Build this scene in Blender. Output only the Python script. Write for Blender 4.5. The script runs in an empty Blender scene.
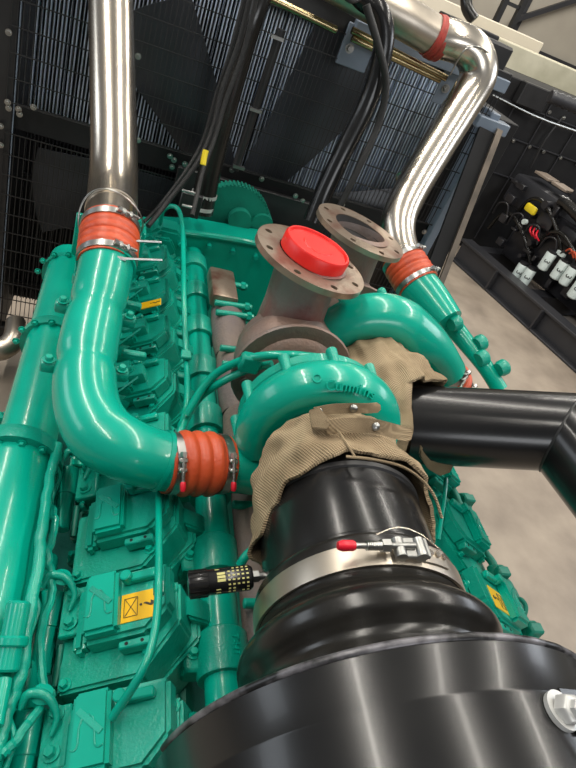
import bpy, bmesh, math, random
from mathutils import Vector, Matrix, noise
random.seed(7)
PI = math.pi
sc = bpy.context.scene
COL = sc.collection

# ---------------------------------------------------------------- camera
H = 2.3                                   # lens height above the hall floor
FPX = 600.0
YAW, PITCH, ROLL = (math.radians(a) for a in (23.73, 34.91, 23.9))
_f = Vector((math.sin(YAW)*math.cos(PITCH), math.cos(YAW)*math.cos(PITCH), -math.sin(PITCH)))
_r0 = Vector((math.cos(YAW), -math.sin(YAW), 0)); _u0 = _r0.cross(_f)
_r = _r0*math.cos(ROLL) + _u0*math.sin(ROLL)
_u = -_r0*math.sin(ROLL) + _u0*math.cos(ROLL)
cam = bpy.data.cameras.new('camera'); cam.sensor_fit = 'HORIZONTAL'; cam.sensor_width = 36
cam.lens = 36*FPX/576; cam.clip_start = 0.02; cam.clip_end = 200
co = bpy.data.objects.new('camera', cam); COL.objects.link(co)
co.matrix_world = Matrix((( _r.x, _u.x, -_f.x, 0), (_r.y, _u.y, -_f.y, 0), (_r.z, _u.z, -_f.z, H), (0, 0, 0, 1)))
sc.camera = co

# ---------------------------------------------------------------- world and light
w = bpy.data.worlds.new('hall_light'); sc.world = w; w.use_nodes = True
bg = w.node_tree.nodes['Background']; bg.inputs[0].default_value = (0.93, 0.96, 1.0, 1); bg.inputs[1].default_value = 0.13
def area(name, loc, target, sx, sy, power, color=(1, .97, .92)):
    l = bpy.data.lights.new(name, 'AREA'); l.shape = 'RECTANGLE'; l.size = sx; l.size_y = sy; l.energy = power; l.color = color
    o = bpy.data.objects.new(name, l); COL.objects.link(o); o.location = loc
    o.rotation_euler = (Vector(target)-Vector(loc)).to_track_quat('-Z', 'Y').to_euler(); return o
# three rows of ceiling lamps, daylight from the big side windows, and two added fills
for x, e in ((-2.2, 250), (1.3, 150), (4.6, 230)):
    area('ceiling_light_row', (x, 2.6, 6.0), (x, 2.6, 0), .22, 8.0, e, (1, .95, .86))
area('added_wall_fill', (6.5, 10.0, 6.5), (6.5, 12.0, 1.0), 8.0, .4, 420, (1, .95, .86))  # added fill lamp out of view, lifts the dark back wall
area('window_light_left', (-6.5, 2.0, 3.4), (0, 2, 1.2), 6, 1.6, 90, (.86, .93, 1))
area('added_radiator_fill', (2.5, -6.0, 3.6), (1.0, 2.6, 1.6), 4, 1.4, 90, (.95, .97, 1))  # added unseen fill from behind the camera, brightens the radiator
area('window_light_right', (9.0, 2.0, 5.0), (1.5, 2.5, 1.0), 5, 1.6, 130, (.88, .93, 1))
vs = sc.view_settings; vs.view_transform = 'Standard'; vs.look = 'None'; vs.gamma = 1; vs.use_curve_mapping = False
vs.exposure = 0.35

# ---------------------------------------------------------------- helpers
def V(x, y, z): return Vector((x, y, z+H))
def at(px, py, **k):
    d = _f + _r*((px-288)/FPX) - _u*((py-384)/FPX)
    a, v = list(k.items())[0]
    if a == 'd': t = v/d.length
    else: t = v/d['XYZ'.index(a)]
    d = d*t; return Vector((d.x, d.y, d.z+H))

def mat(name, col, rough=.5, metal=0, coat=0, noise_amt=0, noise_scale=8, col2=None, bump=0, bump_scale=60, ramp=(.4, .65), detail=4, spec=.5, stretch=None):
    m = bpy.data.materials.new(name); m.use_nodes = True; nt = m.node_tree; N = nt.nodes; L = nt.links
    b = N['Principled BSDF']; b.inputs['Base Color'].default_value = (*col, 1); b.inputs['Roughness'].default_value = rough
    b.inputs['Metallic'].default_value = metal; b.inputs['Coat Weight'].default_value = coat; b.inputs['Coat Roughness'].default_value = .06
    b.inputs['Specular IOR Level'].default_value = spec
    tc = N.new('ShaderNodeTexCoord'); mp = N.new('ShaderNodeMapping'); L.new(tc.outputs['Object'], mp.inputs[0])
    if stretch: mp.inputs['Scale'].default_value = stretch
    n = N.new('ShaderNodeTexNoise'); n.inputs['Scale'].default_value = noise_scale; n.inputs['Detail'].default_value = detail
    L.new(mp.outputs[0], n.inputs['Vector'])
    r = N.new('ShaderNodeValToRGB'); r.color_ramp.elements[0].position = ramp[0]; r.color_ramp.elements[1].position = ramp[1]
    c2 = col2 or tuple(c*.82 for c in col)
    r.color_ramp.elements[0].color = (*col, 1); r.color_ramp.elements[1].color = (*c2, 1)
    L.new(n.outputs['Fac'], r.inputs[0]); L.new(r.outputs[0], b.inputs['Base Color'])
    if bump:
        n2 = N.new('ShaderNodeTexNoise'); n2.inputs['Scale'].default_value = bump_scale; n2.inputs['Detail'].default_value = 3
        L.new(mp.outputs[0], n2.inputs['Vector'])
        bp = N.new('ShaderNodeBump'); bp.inputs['Strength'].default_value = bump; bp.inputs['Distance'].default_value = .004
        L.new(n2.outputs['Fac'], bp.inputs['Height']); L.new(bp.outputs[0], b.inputs['Normal'])
    return m
M = {}
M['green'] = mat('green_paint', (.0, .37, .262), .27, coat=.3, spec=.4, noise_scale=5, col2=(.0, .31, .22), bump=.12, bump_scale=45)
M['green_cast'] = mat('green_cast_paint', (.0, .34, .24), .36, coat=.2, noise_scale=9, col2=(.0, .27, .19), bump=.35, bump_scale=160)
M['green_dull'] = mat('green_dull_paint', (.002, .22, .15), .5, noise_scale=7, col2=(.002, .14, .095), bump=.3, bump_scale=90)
M['steel'] = mat('stainless_steel', (.68, .62, .53), .25, metal=1, noise_scale=3, col2=(.60, .53, .44))
M['steel_matte'] = mat('matte_stainless_steel', (.55, .49, .41), .38, metal=1, noise_scale=6)
M['zinc'] = mat('zinc_plated_steel', (.42, .42, .40), .34, metal=1, noise_scale=30)
M['band'] = mat('pale_clamp_band', (.62, .62, .60), .4, metal=.3, noise_scale=20)
M['brass'] = mat('brass_tube', (.42, .33, .18), .25, metal=1)
M['black'] = mat('black_gloss_paint', (.007, .007, .0075), .24, coat=.08, spec=.42, noise_scale=6, col2=(.012, .012, .012))
M['black_satin'] = mat('black_satin_paint', (.013, .013, .014), .42, noise_scale=5, col2=(.02, .02, .021))
M['black_flat'] = mat('black_powder_coat', (.009, .009, .010), .6, noise_scale=5, col2=(.014, .014, .015), spec=.3)
M['rubber'] = mat('black_rubber', (.010, .0095, .009), .24, noise_scale=9, col2=(.016, .015, .013), bump=.06, bump_scale=50)
M['cable'] = mat('black_cable_sleeve', (.012, .012, .012), .55, noise_scale=40, bump=.5, bump_scale=300)
M['silicone'] = mat('red_silicone_rubber', (.60, .085, .025), .42, noise_scale=14, col2=(.44, .055, .018), bump=.3, bump_scale=120)
M['dark_silicone'] = mat('dark_red_silicone', (.42, .045, .03), .5, noise_scale=30, col2=(.30, .05, .035), bump=.4, bump_scale=150)
M['redcap'] = mat('red_plastic', (.75, .018, .012), .38, noise_scale=20, col2=(.66, .013, .010))
M['red_tip'] = mat('red_plastic_tip', (.70, .01, .03), .35)
M['rust'] = mat('oxidised_cast_iron', (.20, .165, .152), .5, metal=.35, noise_scale=9, col2=(.25, .15, .11), bump=.4, bump_scale=120, ramp=(.35, .72))
M['rust_red'] = mat('oxidised_reddish_iron', (.22, .085, .075), .4, metal=.4, noise_scale=7, col2=(.24, .19, .175), bump=.3, bump_scale=90, ramp=(.4, .6))
M['flange'] = mat('discoloured_steel_flange', (.33, .26, .20), .33, metal=.65, noise_scale=14, col2=(.19, .08, .055), bump=.2, bump_scale=80, ramp=(.45, .7))
M['manifold'] = mat('heat_wrapped_manifold', (.16, .13, .125), .6, metal=.15, noise_scale=9, col2=(.21, .16, .13), bump=.5, bump_scale=120)
M['hole'] = mat('dark_opening', (.006, .005, .005), .8)
M['yellow'] = mat('yellow_sticker', (.85, .50, .008), .35, noise_scale=6, col2=(.78, .44, .006))
M['ink'] = mat('black_ink', (.04, .028, .01), .5)
M['yellow_tag'] = mat('yellow_plastic', (.80, .62, .02), .4)
M['pale_ink'] = mat('pale_yellow_print', (.62, .58, .22), .5)
M['white'] = mat('white_painted_metal', (.62, .70, .68), .35, noise_scale=6, col2=(.56, .64, .62))
M['label_ink'] = mat('black_label_print', (.02, .02, .02), .5)
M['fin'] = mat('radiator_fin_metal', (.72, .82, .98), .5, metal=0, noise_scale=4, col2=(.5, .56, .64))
M['bluegrey'] = mat('grey_blue_coated_sheet', (.19, .235, .30), .32, noise_scale=4, col2=(.16, .20, .26), coat=.2)
M['fanblade'] = mat('grey_fan_blade', (.05, .056, .068), .34, noise_scale=4, col2=(.03, .034, .04))
M['worn'] = mat('worn_black_edge', (.17, .165, .18), .33, noise_scale=30, col2=(.014, .014, .015), metal=.2, ramp=(.36, .56))
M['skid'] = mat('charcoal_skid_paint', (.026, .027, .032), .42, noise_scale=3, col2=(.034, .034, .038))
M['engine_black'] = mat('black_engine_paint', (.012, .012, .014), .33, noise_scale=9, col2=(.02, .02, .024))
M['beige'] = mat('cream_painted_sheet', (.78, .70, .56), .55, noise_scale=1.5, col2=(.70, .63, .50))
M['beige_dark'] = mat('weathered_cream_sheet', (.60, .56, .42), .6, noise_scale=2.5, col2=(.45, .42, .30))
M['brown_sheet'] = mat('tan_metal_sheet', (.30, .24, .19), .5, noise_scale=5)
M['strut'] = mat('raw_angle_steel', (.30, .25, .20), .38, metal=.8, noise_scale=10, col2=(.20, .17, .14))
M['concrete'] = mat('polished_concrete', (.38, .315, .25), .5, noise_scale=3.4, col2=(.21, .17, .135), bump=.08, bump_scale=18, ramp=(.3, .75), detail=9)
M['wallm'] = mat('beige_wall_panel', (.40, .37, .31), .7, noise_scale=.8, col2=(.35, .32, .27))

def woven():
    m = mat('woven_glass_cloth', (.46, .35, .22), .85, noise_scale=10, col2=(.31, .23, .14), spec=.2)
    nt = m.node_tree; N = nt.nodes; L = nt.links; b = N['Principled BSDF']
    uv = N.new('ShaderNodeUVMap'); uv.uv_map = 'weave'
    mp = N.new('ShaderNodeMapping'); mp.inputs['Rotation'].default_value = (0, 0, .5); L.new(uv.outputs[0], mp.inputs[0])
    hs = []
    for d, s in (('X', 70), ('Y', 90)):
        wv = N.new('ShaderNodeTexWave'); wv.bands_direction = d; wv.inputs['Scale'].default_value = s; wv.inputs['Distortion'].default_value = .6
        L.new(mp.outputs[0], wv.inputs['Vector']); hs.append(wv)
    a = N.new('ShaderNodeMath'); a.operation = 'ADD'; L.new(hs[0].outputs['Fac'], a.inputs[0]); L.new(hs[1].outputs['Fac'], a.inputs[1])
    bp = N.new('ShaderNodeBump'); bp.inputs['Strength'].default_value = .8; bp.inputs['Distance'].default_value = .002
    L.new(a.outputs[0], bp.inputs['Height']); L.new(bp.outputs[0], b.inputs['Normal'])
    rp = [n for n in N if n.type == 'VALTORGB'][0]
    mx = N.new('ShaderNodeMix'); mx.data_type = 'RGBA'; mx.blend_type = 'MULTIPLY'; mx.inputs[0].default_value = .45
    L.new(rp.outputs[0], mx.inputs[6]); L.new(a.outputs[0], mx.inputs[7]); L.new(mx.outputs[2], b.inputs['Base Color'])
    return m
M['cloth'] = woven()

# --- object plumbing
def thing(name, label, cat, loc, group=None):
    o = bpy.data.objects.new(name, None); COL.objects.link(o); o.location = loc; o.empty_display_size = .05
    o['label'] = label; o['category'] = cat
    if group: o['group'] = group
    return o
def wloc(o):
    p = Vector((0, 0, 0))
    while o: p += o.location; o = o.parent
    return p
def obj(name, bm, m, parent=None, smooth=40, origin=None, label=None):
    bmesh.ops.recalc_face_normals(bm, faces=bm.faces)
    if origin is None:
        if parent: origin = wloc(parent)
        else:
            xs = [v.co for v in bm.verts]
            origin = Vector(((min(v.x for v in xs)+max(v.x for v in xs))/2, (min(v.y for v in xs)+max(v.y for v in xs))/2, min(v.z for v in xs)))
    bmesh.ops.translate(bm, verts=bm.verts, vec=-Vector(origin))
    me = bpy.data.meshes.new(name); bm.to_mesh(me); bm.free()
    me.materials.append(M[m] if isinstance(m, str) else m)
    if smooth:
        me.shade_smooth(); me.set_sharp_from_angle(angle=math.radians(smooth))
    o = bpy.data.objects.new(name, me); COL.objects.link(o)
    if parent: o.parent = parent; o.location = Vector(origin)-wloc(parent)
    else: o.location = origin
    if label: o['label'] = label
    return o
def islands(bm, gap=.0015):
    bm.verts.index_update(); seen = set(); comps = []
    for v in bm.verts:
        if v in seen: continue
        st = [v]; seen.add(v); c = []
        while st:
            a = st.pop(); c.append(a)
            for e in a.link_edges:
                b = e.other_vert(a)
                if b not in seen: seen.add(b); st.append(b)
        lo = [min(x.co[k] for x in c) for k in range(3)]; hi = [max(x.co[k] for x in c) for k in range(3)]
        comps.append([c, lo, hi])
    merged = True
    while merged:
        merged = False; out = []
        for c in comps:
            for d in out:
                if all(c[1][k] <= d[2][k]+gap and d[1][k] <= c[2][k]+gap for k in range(3)):
                    d[0] += c[0]; d[1] = [min(p, q) for p, q in zip(c[1], d[1])]; d[2] = [max(p, q) for p, q in zip(c[2], d[2])]; merged = True; break
            else: out.append(c)
        comps = out
    return [c[0] for c in comps]
def objs(name, bm, m, parent=None, smooth=40, label=None, gap=.0015):
    """one part for every separate piece in the mesh"""
    res = []
    for comp in islands(bm, gap):
        nb = B(); mp = {v: nb.verts.new(v.co) for v in comp}
        for f in {f for v in comp for f in v.link_faces}: nb.faces.new([mp[v] for v in f.verts])
        res.append(obj(name, nb, m, parent, smooth, label=label))
    bm.free(); return res
def tag(o, label, cat, group=None):
    o['label'] = label; o['category'] = cat
    if group: o['group'] = group
    return o
def struct(name, bm, m, parent=None, smooth=0):
    o = obj(name, bm, m, parent, smooth)
    if not parent: o['kind'] = 'structure'
    return o
def dup(root, loc, label=None):
    r = root.copy(); COL.objects.link(r); r.location = loc
    if label: r['label'] = label
    for ch in root.children:
        c = ch.copy(); COL.objects.link(c); c.parent = r
        for g in ch.children:
            d = g.copy(); COL.objects.link(d); d.parent = c
    return r

# --- shapes
def B(): return bmesh.new()
def catmull(pts, n=8, closed=False):
    pts = [tuple(p) for p in pts]; out = []
    m = len(pts); D = len(pts[0])
    rng = range(m) if closed else range(m-1)
    for i in rng:
        p1, p2 = pts[i], pts[(i+1) % m]
        p0 = pts[i-1] if (i > 0 or closed) else tuple(2*p1[k]-p2[k] for k in range(D))
        p3 = pts[(i+2) % m] if (i+2 < m or closed) else tuple(2*p2[k]-p1[k] for k in range(D))
        for j in range(n):
            t = j/n
            out.append(tuple(.5*((2*p1[k])+(-p0[k]+p2[k])*t+(2*p0[k]-5*p1[k]+4*p2[k]-p3[k])*t*t+(-p0[k]+3*p1[k]-3*p2[k]+p3[k])*t**3) for k in range(D)))
    if not closed: out.append(tuple(pts[-1]))
    return out
def tube(bm, pts, r, seg=16, n=8, spline=True, caps=True, closed=False, wall=0):
    """swept round tube; r is a number or a list of radii per control point"""
    rs = r if isinstance(r, (list, tuple)) else [r]*len(pts)
    P4 = [(*p, q) for p, q in zip(pts, rs)]
    if spline and len(P4) > 2 or closed: P4 = catmull(P4, n, closed)
    P = [Vector(p[:3]) for p in P4]; R = [p[3] for p in P4]; m = len(P)
    T = []
    for i in range(m):
        if closed: t = P[(i+1) % m]-P[i-1]
        else: t = P[min(i+1, m-1)]-P[max(i-1, 0)]
        T.append(t.normalized() if t.length > 1e-9 else (T[-1] if T else Vector((0, 0, 1))))
    a = Vector((0, 0, 1)) if abs(T[0].z) < .9 else Vector((1, 0, 0))
    nrm = (a - T[0]*a.dot(T[0])).normalized(); rings = []
    for i in range(m):
        nrm = (nrm - T[i]*nrm.dot(T[i])).normalized(); bn = T[i].cross(nrm)
        rings.append([bm.verts.new(P[i]+(nrm*math.cos(2*PI*k/seg)+bn*math.sin(2*PI*k/seg))*R[i]) for k in range(seg)])
    for i in range(m if closed else m-1):
        A, C = rings[i], rings[(i+1) % m]
        for k in range(seg): bm.faces.new((A[k], A[(k+1) % seg], C[(k+1) % seg], C[k]))
    if caps and not closed:
        bm.faces.new(rings[0][::-1]); bm.faces.new(rings[-1])
    return rings
def frame(axis):
    z = Vector(axis).normalized(); a = Vector((0, 0, 1)) if abs(z.z) < .9 else Vector((0, 1, 0))
    x = a.cross(z).normalized(); return x, z.cross(x), z
def lathe(bm, c, axis, prof, seg=32, closed=False):
    """prof: (radius, distance along the axis)"""
    x, y, z = frame(axis); c = Vector(c); rings = []
    for rr, h in prof:
        if rr < 1e-6: rings.append([bm.verts.new(c+z*h)])
        else: rings.append([bm.verts.new(c+z*h+(x*math.cos(2*PI*k/seg)+y*math.sin(2*PI*k/seg))*rr) for k in range(seg)])
    prs = list(zip(rings, rings[1:]))
    if closed: prs.append((rings[-1], rings[0]))
    for A, C in prs:
        for k in range(seg):
            k2 = (k+1) % seg
            if len(A) == 1 and len(C) == 1: continue
            if len(A) == 1: bm.faces.new((A[0], C[k2], C[k]))
            elif len(C) == 1: bm.faces.new((A[k], A[k2], C[0]))
            else: bm.faces.new((A[k], A[k2], C[k2], C[k]))
def cyl(bm, a, b, r, seg=16, r2=None, bev=0):
    a = Vector(a); b = Vector(b); L = (b-a).length; r2 = r if r2 is None else r2
    if bev: pr = [(0, 0), (r-bev, 0), (r, bev), (r2, L-bev), (r2-bev, L), (0, L)]
    else: pr = [(0, 0), (r, 0), (r2, L), (0, L)]
    lathe(bm, a, b-a, pr, seg)
def box(bm, c, s, ax=None, bev=0, seg=1):
    """c centre, s full sizes, ax optional 3 axes"""
    X, Y, Z = ax or (Vector((1, 0, 0)), Vector((0, 1, 0)), Vector((0, 0, 1)))
    c = Vector(c); v = []
    for i in (-.5, .5):
        for j in (-.5, .5):
            for k in (-.5, .5): v.append(bm.verts.new(c+X*i*s[0]+Y*j*s[1]+Z*k*s[2]))
    fs = [bm.faces.new([v[i] for i in q]) for q in ((0, 1, 3, 2), (4, 6, 7, 5), (0, 4, 5, 1), (2, 3, 7, 6), (0, 2, 6, 4), (1, 5, 7, 3))]
    if bev:
        es = list({e for f in fs for e in f.edges})
        bmesh.ops.bevel(bm, geom=es, offset=bev, segments=seg, affect='EDGES', profile=.5, clamp_overlap=True)
def prism(bm, pts, d, bev=0):
    """polygon pts extruded by vector d"""
    a = [bm.verts.new(Vector(p)) for p in pts]; b = [bm.verts.new(Vector(p)+Vector(d)) for p in pts]; n = len(pts)
    fs = [bm.faces.new(a[::-1]), bm.faces.new(b)]+[bm.faces.new((a[i], a[(i+1) % n], b[(i+1) % n], b[i])) for i in range(n)]
    if bev:
        es = list({e for f in fs for e in f.edges})
        bmesh.ops.bevel(bm, geom=es, offset=bev, segments=2, affect='EDGES', clamp_overlap=True)
def bolt(bm, p, n, r=.008, h=.007, washer=True):
    n = Vector(n).normalized(); p = Vector(p)
    if washer: lathe(bm, p, n, [(0, 0), (r*1.5, 0), (r*1.5, h*.25), (0, h*.25)], 14)
    lathe(bm, p+n*h*.25, n, [(0, 0), (r, 0), (r, h*.8), (r*.85, h), (0, h)], 6)
def beam(bm, a, b, wd, ht, up=(0, 0, 1), bev=0):
    a = Vector(a); b = Vector(b); z = (b-a).normalized(); u = Vector(up); x = u.cross(z).normalized(); y = z.cross(x)
    box(bm, (a+b)/2, (wd, ht, (b-a).length), (x, y, z), bev)
def text_bm(bm, s, o, X, Y, size, depth=.001):
    cu = bpy.data.curves.new('t', 'FONT'); cu.body = s; cu.size = size; cu.extrude = depth; cu.align_x = 'CENTER'; cu.align_y = 'CENTER'
    ob = bpy.data.objects.new('t', cu); COL.objects.link(ob)
    dg = bpy.context.evaluated_depsgraph_get(); me = ob.evaluated_get(dg).to_mesh()
    X = Vector(X).normalized(); Y = Vector(Y).normalized(); Z = X.cross(Y); o = Vector(o)
    vm = [bm.verts.new(o+X*v.co.x+Y*v.co.y+Z*v.co.z) for v in me.vertices]
    for p in me.polygons:
        try: bm.faces.new([vm[i] for i in p.vertices])
        except ValueError: pass
    ob.evaluated_get(dg).to_mesh_clear(); bpy.data.objects.remove(ob); bpy.data.curves.remove(cu)

# ================================================================ SETTING
bm = B(); box(bm, (4, 4, -.05), (44, 40, .1)); struct('floor', bm, 'concrete')
bm = B(); box(bm, (4, 15.1, 4), (44, .2, 8)); struct('wall_back', bm, 'wallm')
bm = B(); box(bm, (17.1, 4, 4), (.2, 40, 8)); struct('wall_right', bm, 'wallm')
# dark joints and a rail on the panelled back wall
for i, (x, zz) in enumerate(((5.0, 0), (8.2, 0), (11.5, 0))):
    bm = B(); box(bm, (x, 14.97, 4), (.12, .06, 8)); struct('trim_%d' % (i+1), bm, 'skid')
bm = B(); box(bm, (6, 14.96, 2.0), (22, .08, .14)); struct('trim_4', bm, 'skid')

# ================================================================ ENGINE
MX = .64                                  # centre plane of the vee
def mir(p): return Vector((2*MX-p[0], p[1], p[2]))
eng = thing('diesel_engine', 'big teal green V-type diesel engine with two banks of cylinder heads', 'engine', V(MX, 1.1, -2.02))
def epart(name, bm, m='green', label=None, smooth=40, parent=None): return obj(name, bm, m, parent or eng, smooth, label=label)
S3 = math.sin(PI/6); C3 = math.cos(PI/6)
def bankax(side):
    e1 = Vector((C3*side, 0, S3)); e2 = Vector((-S3*side, 0, C3)); return e1, Vector((0, 1, 0)), e2
def bp(side, a, y, n):                    # point on a bank: a across (rising inwards), n above the cover base
    e1, _, e2 = bankax(side)
    o = Vector((.055 if side == 1 else 2*MX-.112, 0, -1.245+H))
    return o + e1*a + e2*n + Vector((0, y, 0))
# block and valley
bm = B()
y0, y1 = .345, 2.28
prof = [(-.13, -1.36), (.06, -1.33), (.10, -1.30), (.30, -1.22), (.38, -1.30), (.50, -1.38), (.78, -1.38), (.90, -1.30), (.98, -1.22), (1.18, -1.30), (1.26, -1.42), (1.12, -1.72), (1.05, -2.02), (.23, -2.02), (.16, -1.72)]
prism(bm, [V(x, y0, z) for x, z in prof], (0, y1-y0, 0), .01)
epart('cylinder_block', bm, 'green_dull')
PITCHY = .226
unit_y = [.60+PITCHY*(i-3) for i in range(11)]
def rocker(side, y):
    e1, ey, e2 = bankax(side)
    bm = B()
    c = lambda a, yy, n: bp(side, a, y+yy, n)
    def slab(pl, n0, n1, bev):
        prism(bm, [bp(side, a, y+yy, n0) for a, yy in pl], e2*(n1-n0), bev)
    slab([(.0, -.075), (.20, -.075), (.285, .0), (.285, .085), (.0, .085)], -.11, -.02, .006)
    slab([(.033, -.083), (.190, -.083), (.268, .004), (.268, .090), (.033, .090)], -.025, .055, .006)
    head = epart('rocker_cover', bm, 'green_cast')
    bm = B(); slab([(.092, -.022), (.215, -.022), (.258, .02), (.258, .112), (.092, .112)], .05, .096, .008)
    obj('cover_top', bm, 'green_cast', head)
    bm = B(); slab([(.098, -.016), (.166, -.016), (.163, .108), (.098, .108)], .09, .119, .007)
    obj('raised_pad', bm, 'green', head)
    bm = B(); slab([(.066, -.025), (.092, -.025), (.092, .105), (.066, .105)], .05, .082, .008)
    obj('side_wall', bm, 'green', head)
    bm = B(); q = lambda a, yy: bp(side, .131+a, y+.045+yy, .1195)
    tube(bm, [q(-.028, -.026), q(-.020, -.028), q(-.016, -.018), q(-.016, .006), q(-.010, .020), q(.0, .022), q(.008, .010), q(.012, -.022), q(.018, -.030), q(.026, -.028)], .0016, 6, 5)
    beam(bm, q(-.020, .032), q(.022, -.008), .010, .003, e2)
    obj('cast_logo', bm, 'green_cast', head)
    for yy in (-.06, .01, .075):
        bm = B(); box(bm, bp(side, .018, y+yy, .012), (.034, .036, .024), (e1, ey, e2), .005); l = obj('flange_lug', bm, 'green_cast', head)
        bm = B(); bolt(bm, bp(side, .016, y+yy, .023), e2, .008, .010); obj('cover_bolt', bm, 'green', head)
    for a, yy, n in ((.05, -.068, .055), (.205, -.045, .055), (.252, .075, .055)):
        bm = B(); bolt(bm, bp(side, a, y+yy, n), e2, .0085, .009); obj('cover_bolt', bm, 'green', head)
    bm = B(); box(bm, bp(side, .205, y+.086, .104), (.062, .018, .016), (e1, ey, e2), .003)
    cyl(bm, bp(side, .180, y+.086, .10), bp(side, .180, y+.086, .124), .0115, 12, bev=.002)
    obj('line_clip', bm, 'green', head)
    bm = B(); box(bm, bp(side, .190, y-.035, .074), (.062, .016, .026), (e1, ey, e2), .003)
    obj('drilled_tab', bm, 'green_cast', head)
    for a in (.175, .205):
        bm = B(); cyl(bm, bp(side, a, y-.035, .0865), bp(side, a, y-.035, .0878), .0035, 10); obj('tab_hole', bm, 'hole', head, label='dark drilled hole')
    bm = B(); prism(bm, [c(.268, .03, -.06), c(.305, .03, -.09), c(.305, .03, -.03), c(.268, .03, .02)], (0, .05, 0), .005); obj('web', bm, 'green_cast', head)
    return head
heads = {}
for i, y in list(enumerate(unit_y))[2:]:
    heads[(1, i)] = rocker(1, y)
for i, y in enumerate(unit_y[3:10]):
    heads[(-1, i)] = rocker(-1, y+.05)

def sticker(side, y, head, a0=.166, a1=.236, y0=.0, y1=.058):
    e1, ey, e2 = bankax(side)
    bm = B(); box(bm, bp(side, (a0+a1)/2, y+(y0+y1)/2, .0966), (a1-a0, y1-y0, .0024), (e1, ey, e2))
    st = obj('warning_sticker', bm, 'yellow', head, 0, label='yellow sticker with black symbols')
    bm = B(); n = .0985
    P = lambda a, yy: bp(side, a, y+yy, n)
    for (p, q) in ((P(a0+.008, y0+.012), P(a0+.030, y1-.012)), (P(a0+.008, y1-.012), P(a0+.030, y0+.012))): beam(bm, p, q, .0012, .0006, e2)
    fr = [P(a0+.006, y0+.010), P(a0+.032, y0+.010), P(a0+.032, y1-.010), P(a0+.006, y1-.010)]
    for i in range(4): beam(bm, fr[i], fr[(i+1) % 4], .0010, .0006, e2)
    text_bm(bm, '?', P(a0+.049, (y0+y1)/2), -Vector((0, 1, 0)), e1, .042, .0004)
    prism(bm, [P(a1-.012, (y0+y1)/2-.006), P(a1-.004, (y0+y1)/2), P(a1-.012, (y0+y1)/2+.006)], e2*.0006)
    obj('sticker_print', bm, 'ink', head, 0, label='black question mark and crossed square')
def unit_index(y): return min(range(9), key=lambda i: abs(unit_y[i]-y))
sticker(1, unit_y[3], heads[(1, 3)])
sticker(-1, unit_y[3]+.05, heads[(-1, 0)])
# small yellow tag on the far cover
bm = B(); c = at(151, 304, Z=-.98); e1, ey, e2 = bankax(1)
box(bm, c, (.062, .034, .004), (e1, ey, e2), .001); epart('yellow_tag', bm, 'yellow', 'small yellow tag with black print')
bm = B(); text_bm(bm, '?', c+e2*.0022+e1*.008, -Vector((0, 1, 0)), e1, .03, .0003); box(bm, c+e2*.0024+e1*.022, (.012, .003, .0006), (e1, ey, e2))
epart('tag_print', bm, 'ink', 'black mark on the yellow tag')

# intake manifold lobes beside the heads (under the charge pipe)
for i in range(6, 11):
    y = unit_y[i]+.02
    bm = B(); tube(bm, [bp(1, .13, y, .05), bp(1, .05, y, .11), bp(1, -.01, y, .10), bp(1, -.06, y, .03)], [.05, .058, .06, .05], 18, 6)
    epart('intake_runner', bm, 'green')
    bm = B(); box(bm, bp(1, .165, y+.02, .105), (.075, .05, .05), (e1, ey, e2), .01, 2); bolt(bm, bp(1, .165, y+.02, .13), e2, .009, .01)
    epart('injector_housing', bm, 'green_cast')
    bm = B(); beam(bm, bp(1, .10, y-.05, .105), bp(1, .19, y-.02, .13), .006, .004); epart('injector_clamp', bm, 'green')

# water manifold (rail) along the inner side of the left bank
rx, rz = .365, -1.15
bm = B(); cyl(bm, V(rx, .38, rz), V(rx, 2.26, rz), .040, 24)
rail = epart('water_manifold', bm, 'green')
for i, y in enumerate(unit_y[3:]):
    bm = B(); lathe(bm, V(rx, y-.07, rz), (0, 1, 0), [(.04, 0), (.052, 0), (.054, .004), (.054, .086), (.05, .09), (.04, .09)], 24)
    box(bm, V(rx-.05, y-.025, rz-.02), (.06, .06, .05), None, .006)
    obj('rail_sleeve', bm, 'green_cast', rail)
    bm = B(); bolt(bm, V(rx-.062, y-.02, rz+.006), (0, 0, 1), .009, .01); obj('rail_bolt', bm, 'green', rail)
bm = B(); rx2 = 2*MX-rx; cyl(bm, V(rx2, .3, rz), V(rx2, 2.26, rz), .038, 20); epart('water_manifold', bm, 'green')
bm = B()                                    # cast letters on the rail sleeve
text_bm(bm, 'T-HT', V(rx+.012, unit_y[3]-.025, rz+.0535), (0, -1, 0), (1, 0, 0), .02, .001); epart('cast_lettering', bm, 'green')

# aftercooler tube on the outer left, stepped, with flanges
bm = B(); ax0 = V(-.082, -.35, -1.15)
pr = [(0, 0), (.085, 0), (.085, 1.10), (.100, 1.11), (.100, 1.16), (.086, 1.18), (.083, 1.34), (.082, 1.38)]
cyl(bm, V(-.10, .05, -1.16), V(-.10, 1.02, -1.16), .092, 32)
cool = epart('aftercooler_tube', bm, 'green')
bm = B(); cyl(bm, V(-.085, 1.06, -1.15), V(-.085, 1.98, -1.14), .068, 28); obj('far_section', bm, 'green', cool)
bm = B()
for y, r, x in ((1.02, .106, -.10), (1.50, .085, -.085), (1.90, .082, -.085)):
    lathe(bm, V(x, y, -1.155), (0, 1, 0), [(.05, 0), (r, 0), (r, .022), (r-.006, .045), (.05, .05)], 28)
objs('flange', bm, 'green_cast', cool)
bm = B()
for y in (1.05, 1.53, 1.93):
    for k in range(7): 
        a = PI*(k/6); bolt(bm, V(-.09+.088*math.cos(a), y-.032, -1.155+.088*math.sin(a)), (0, -1, 0), .007, .008)
objs('flange_bolt', bm, 'green', cool)
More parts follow.
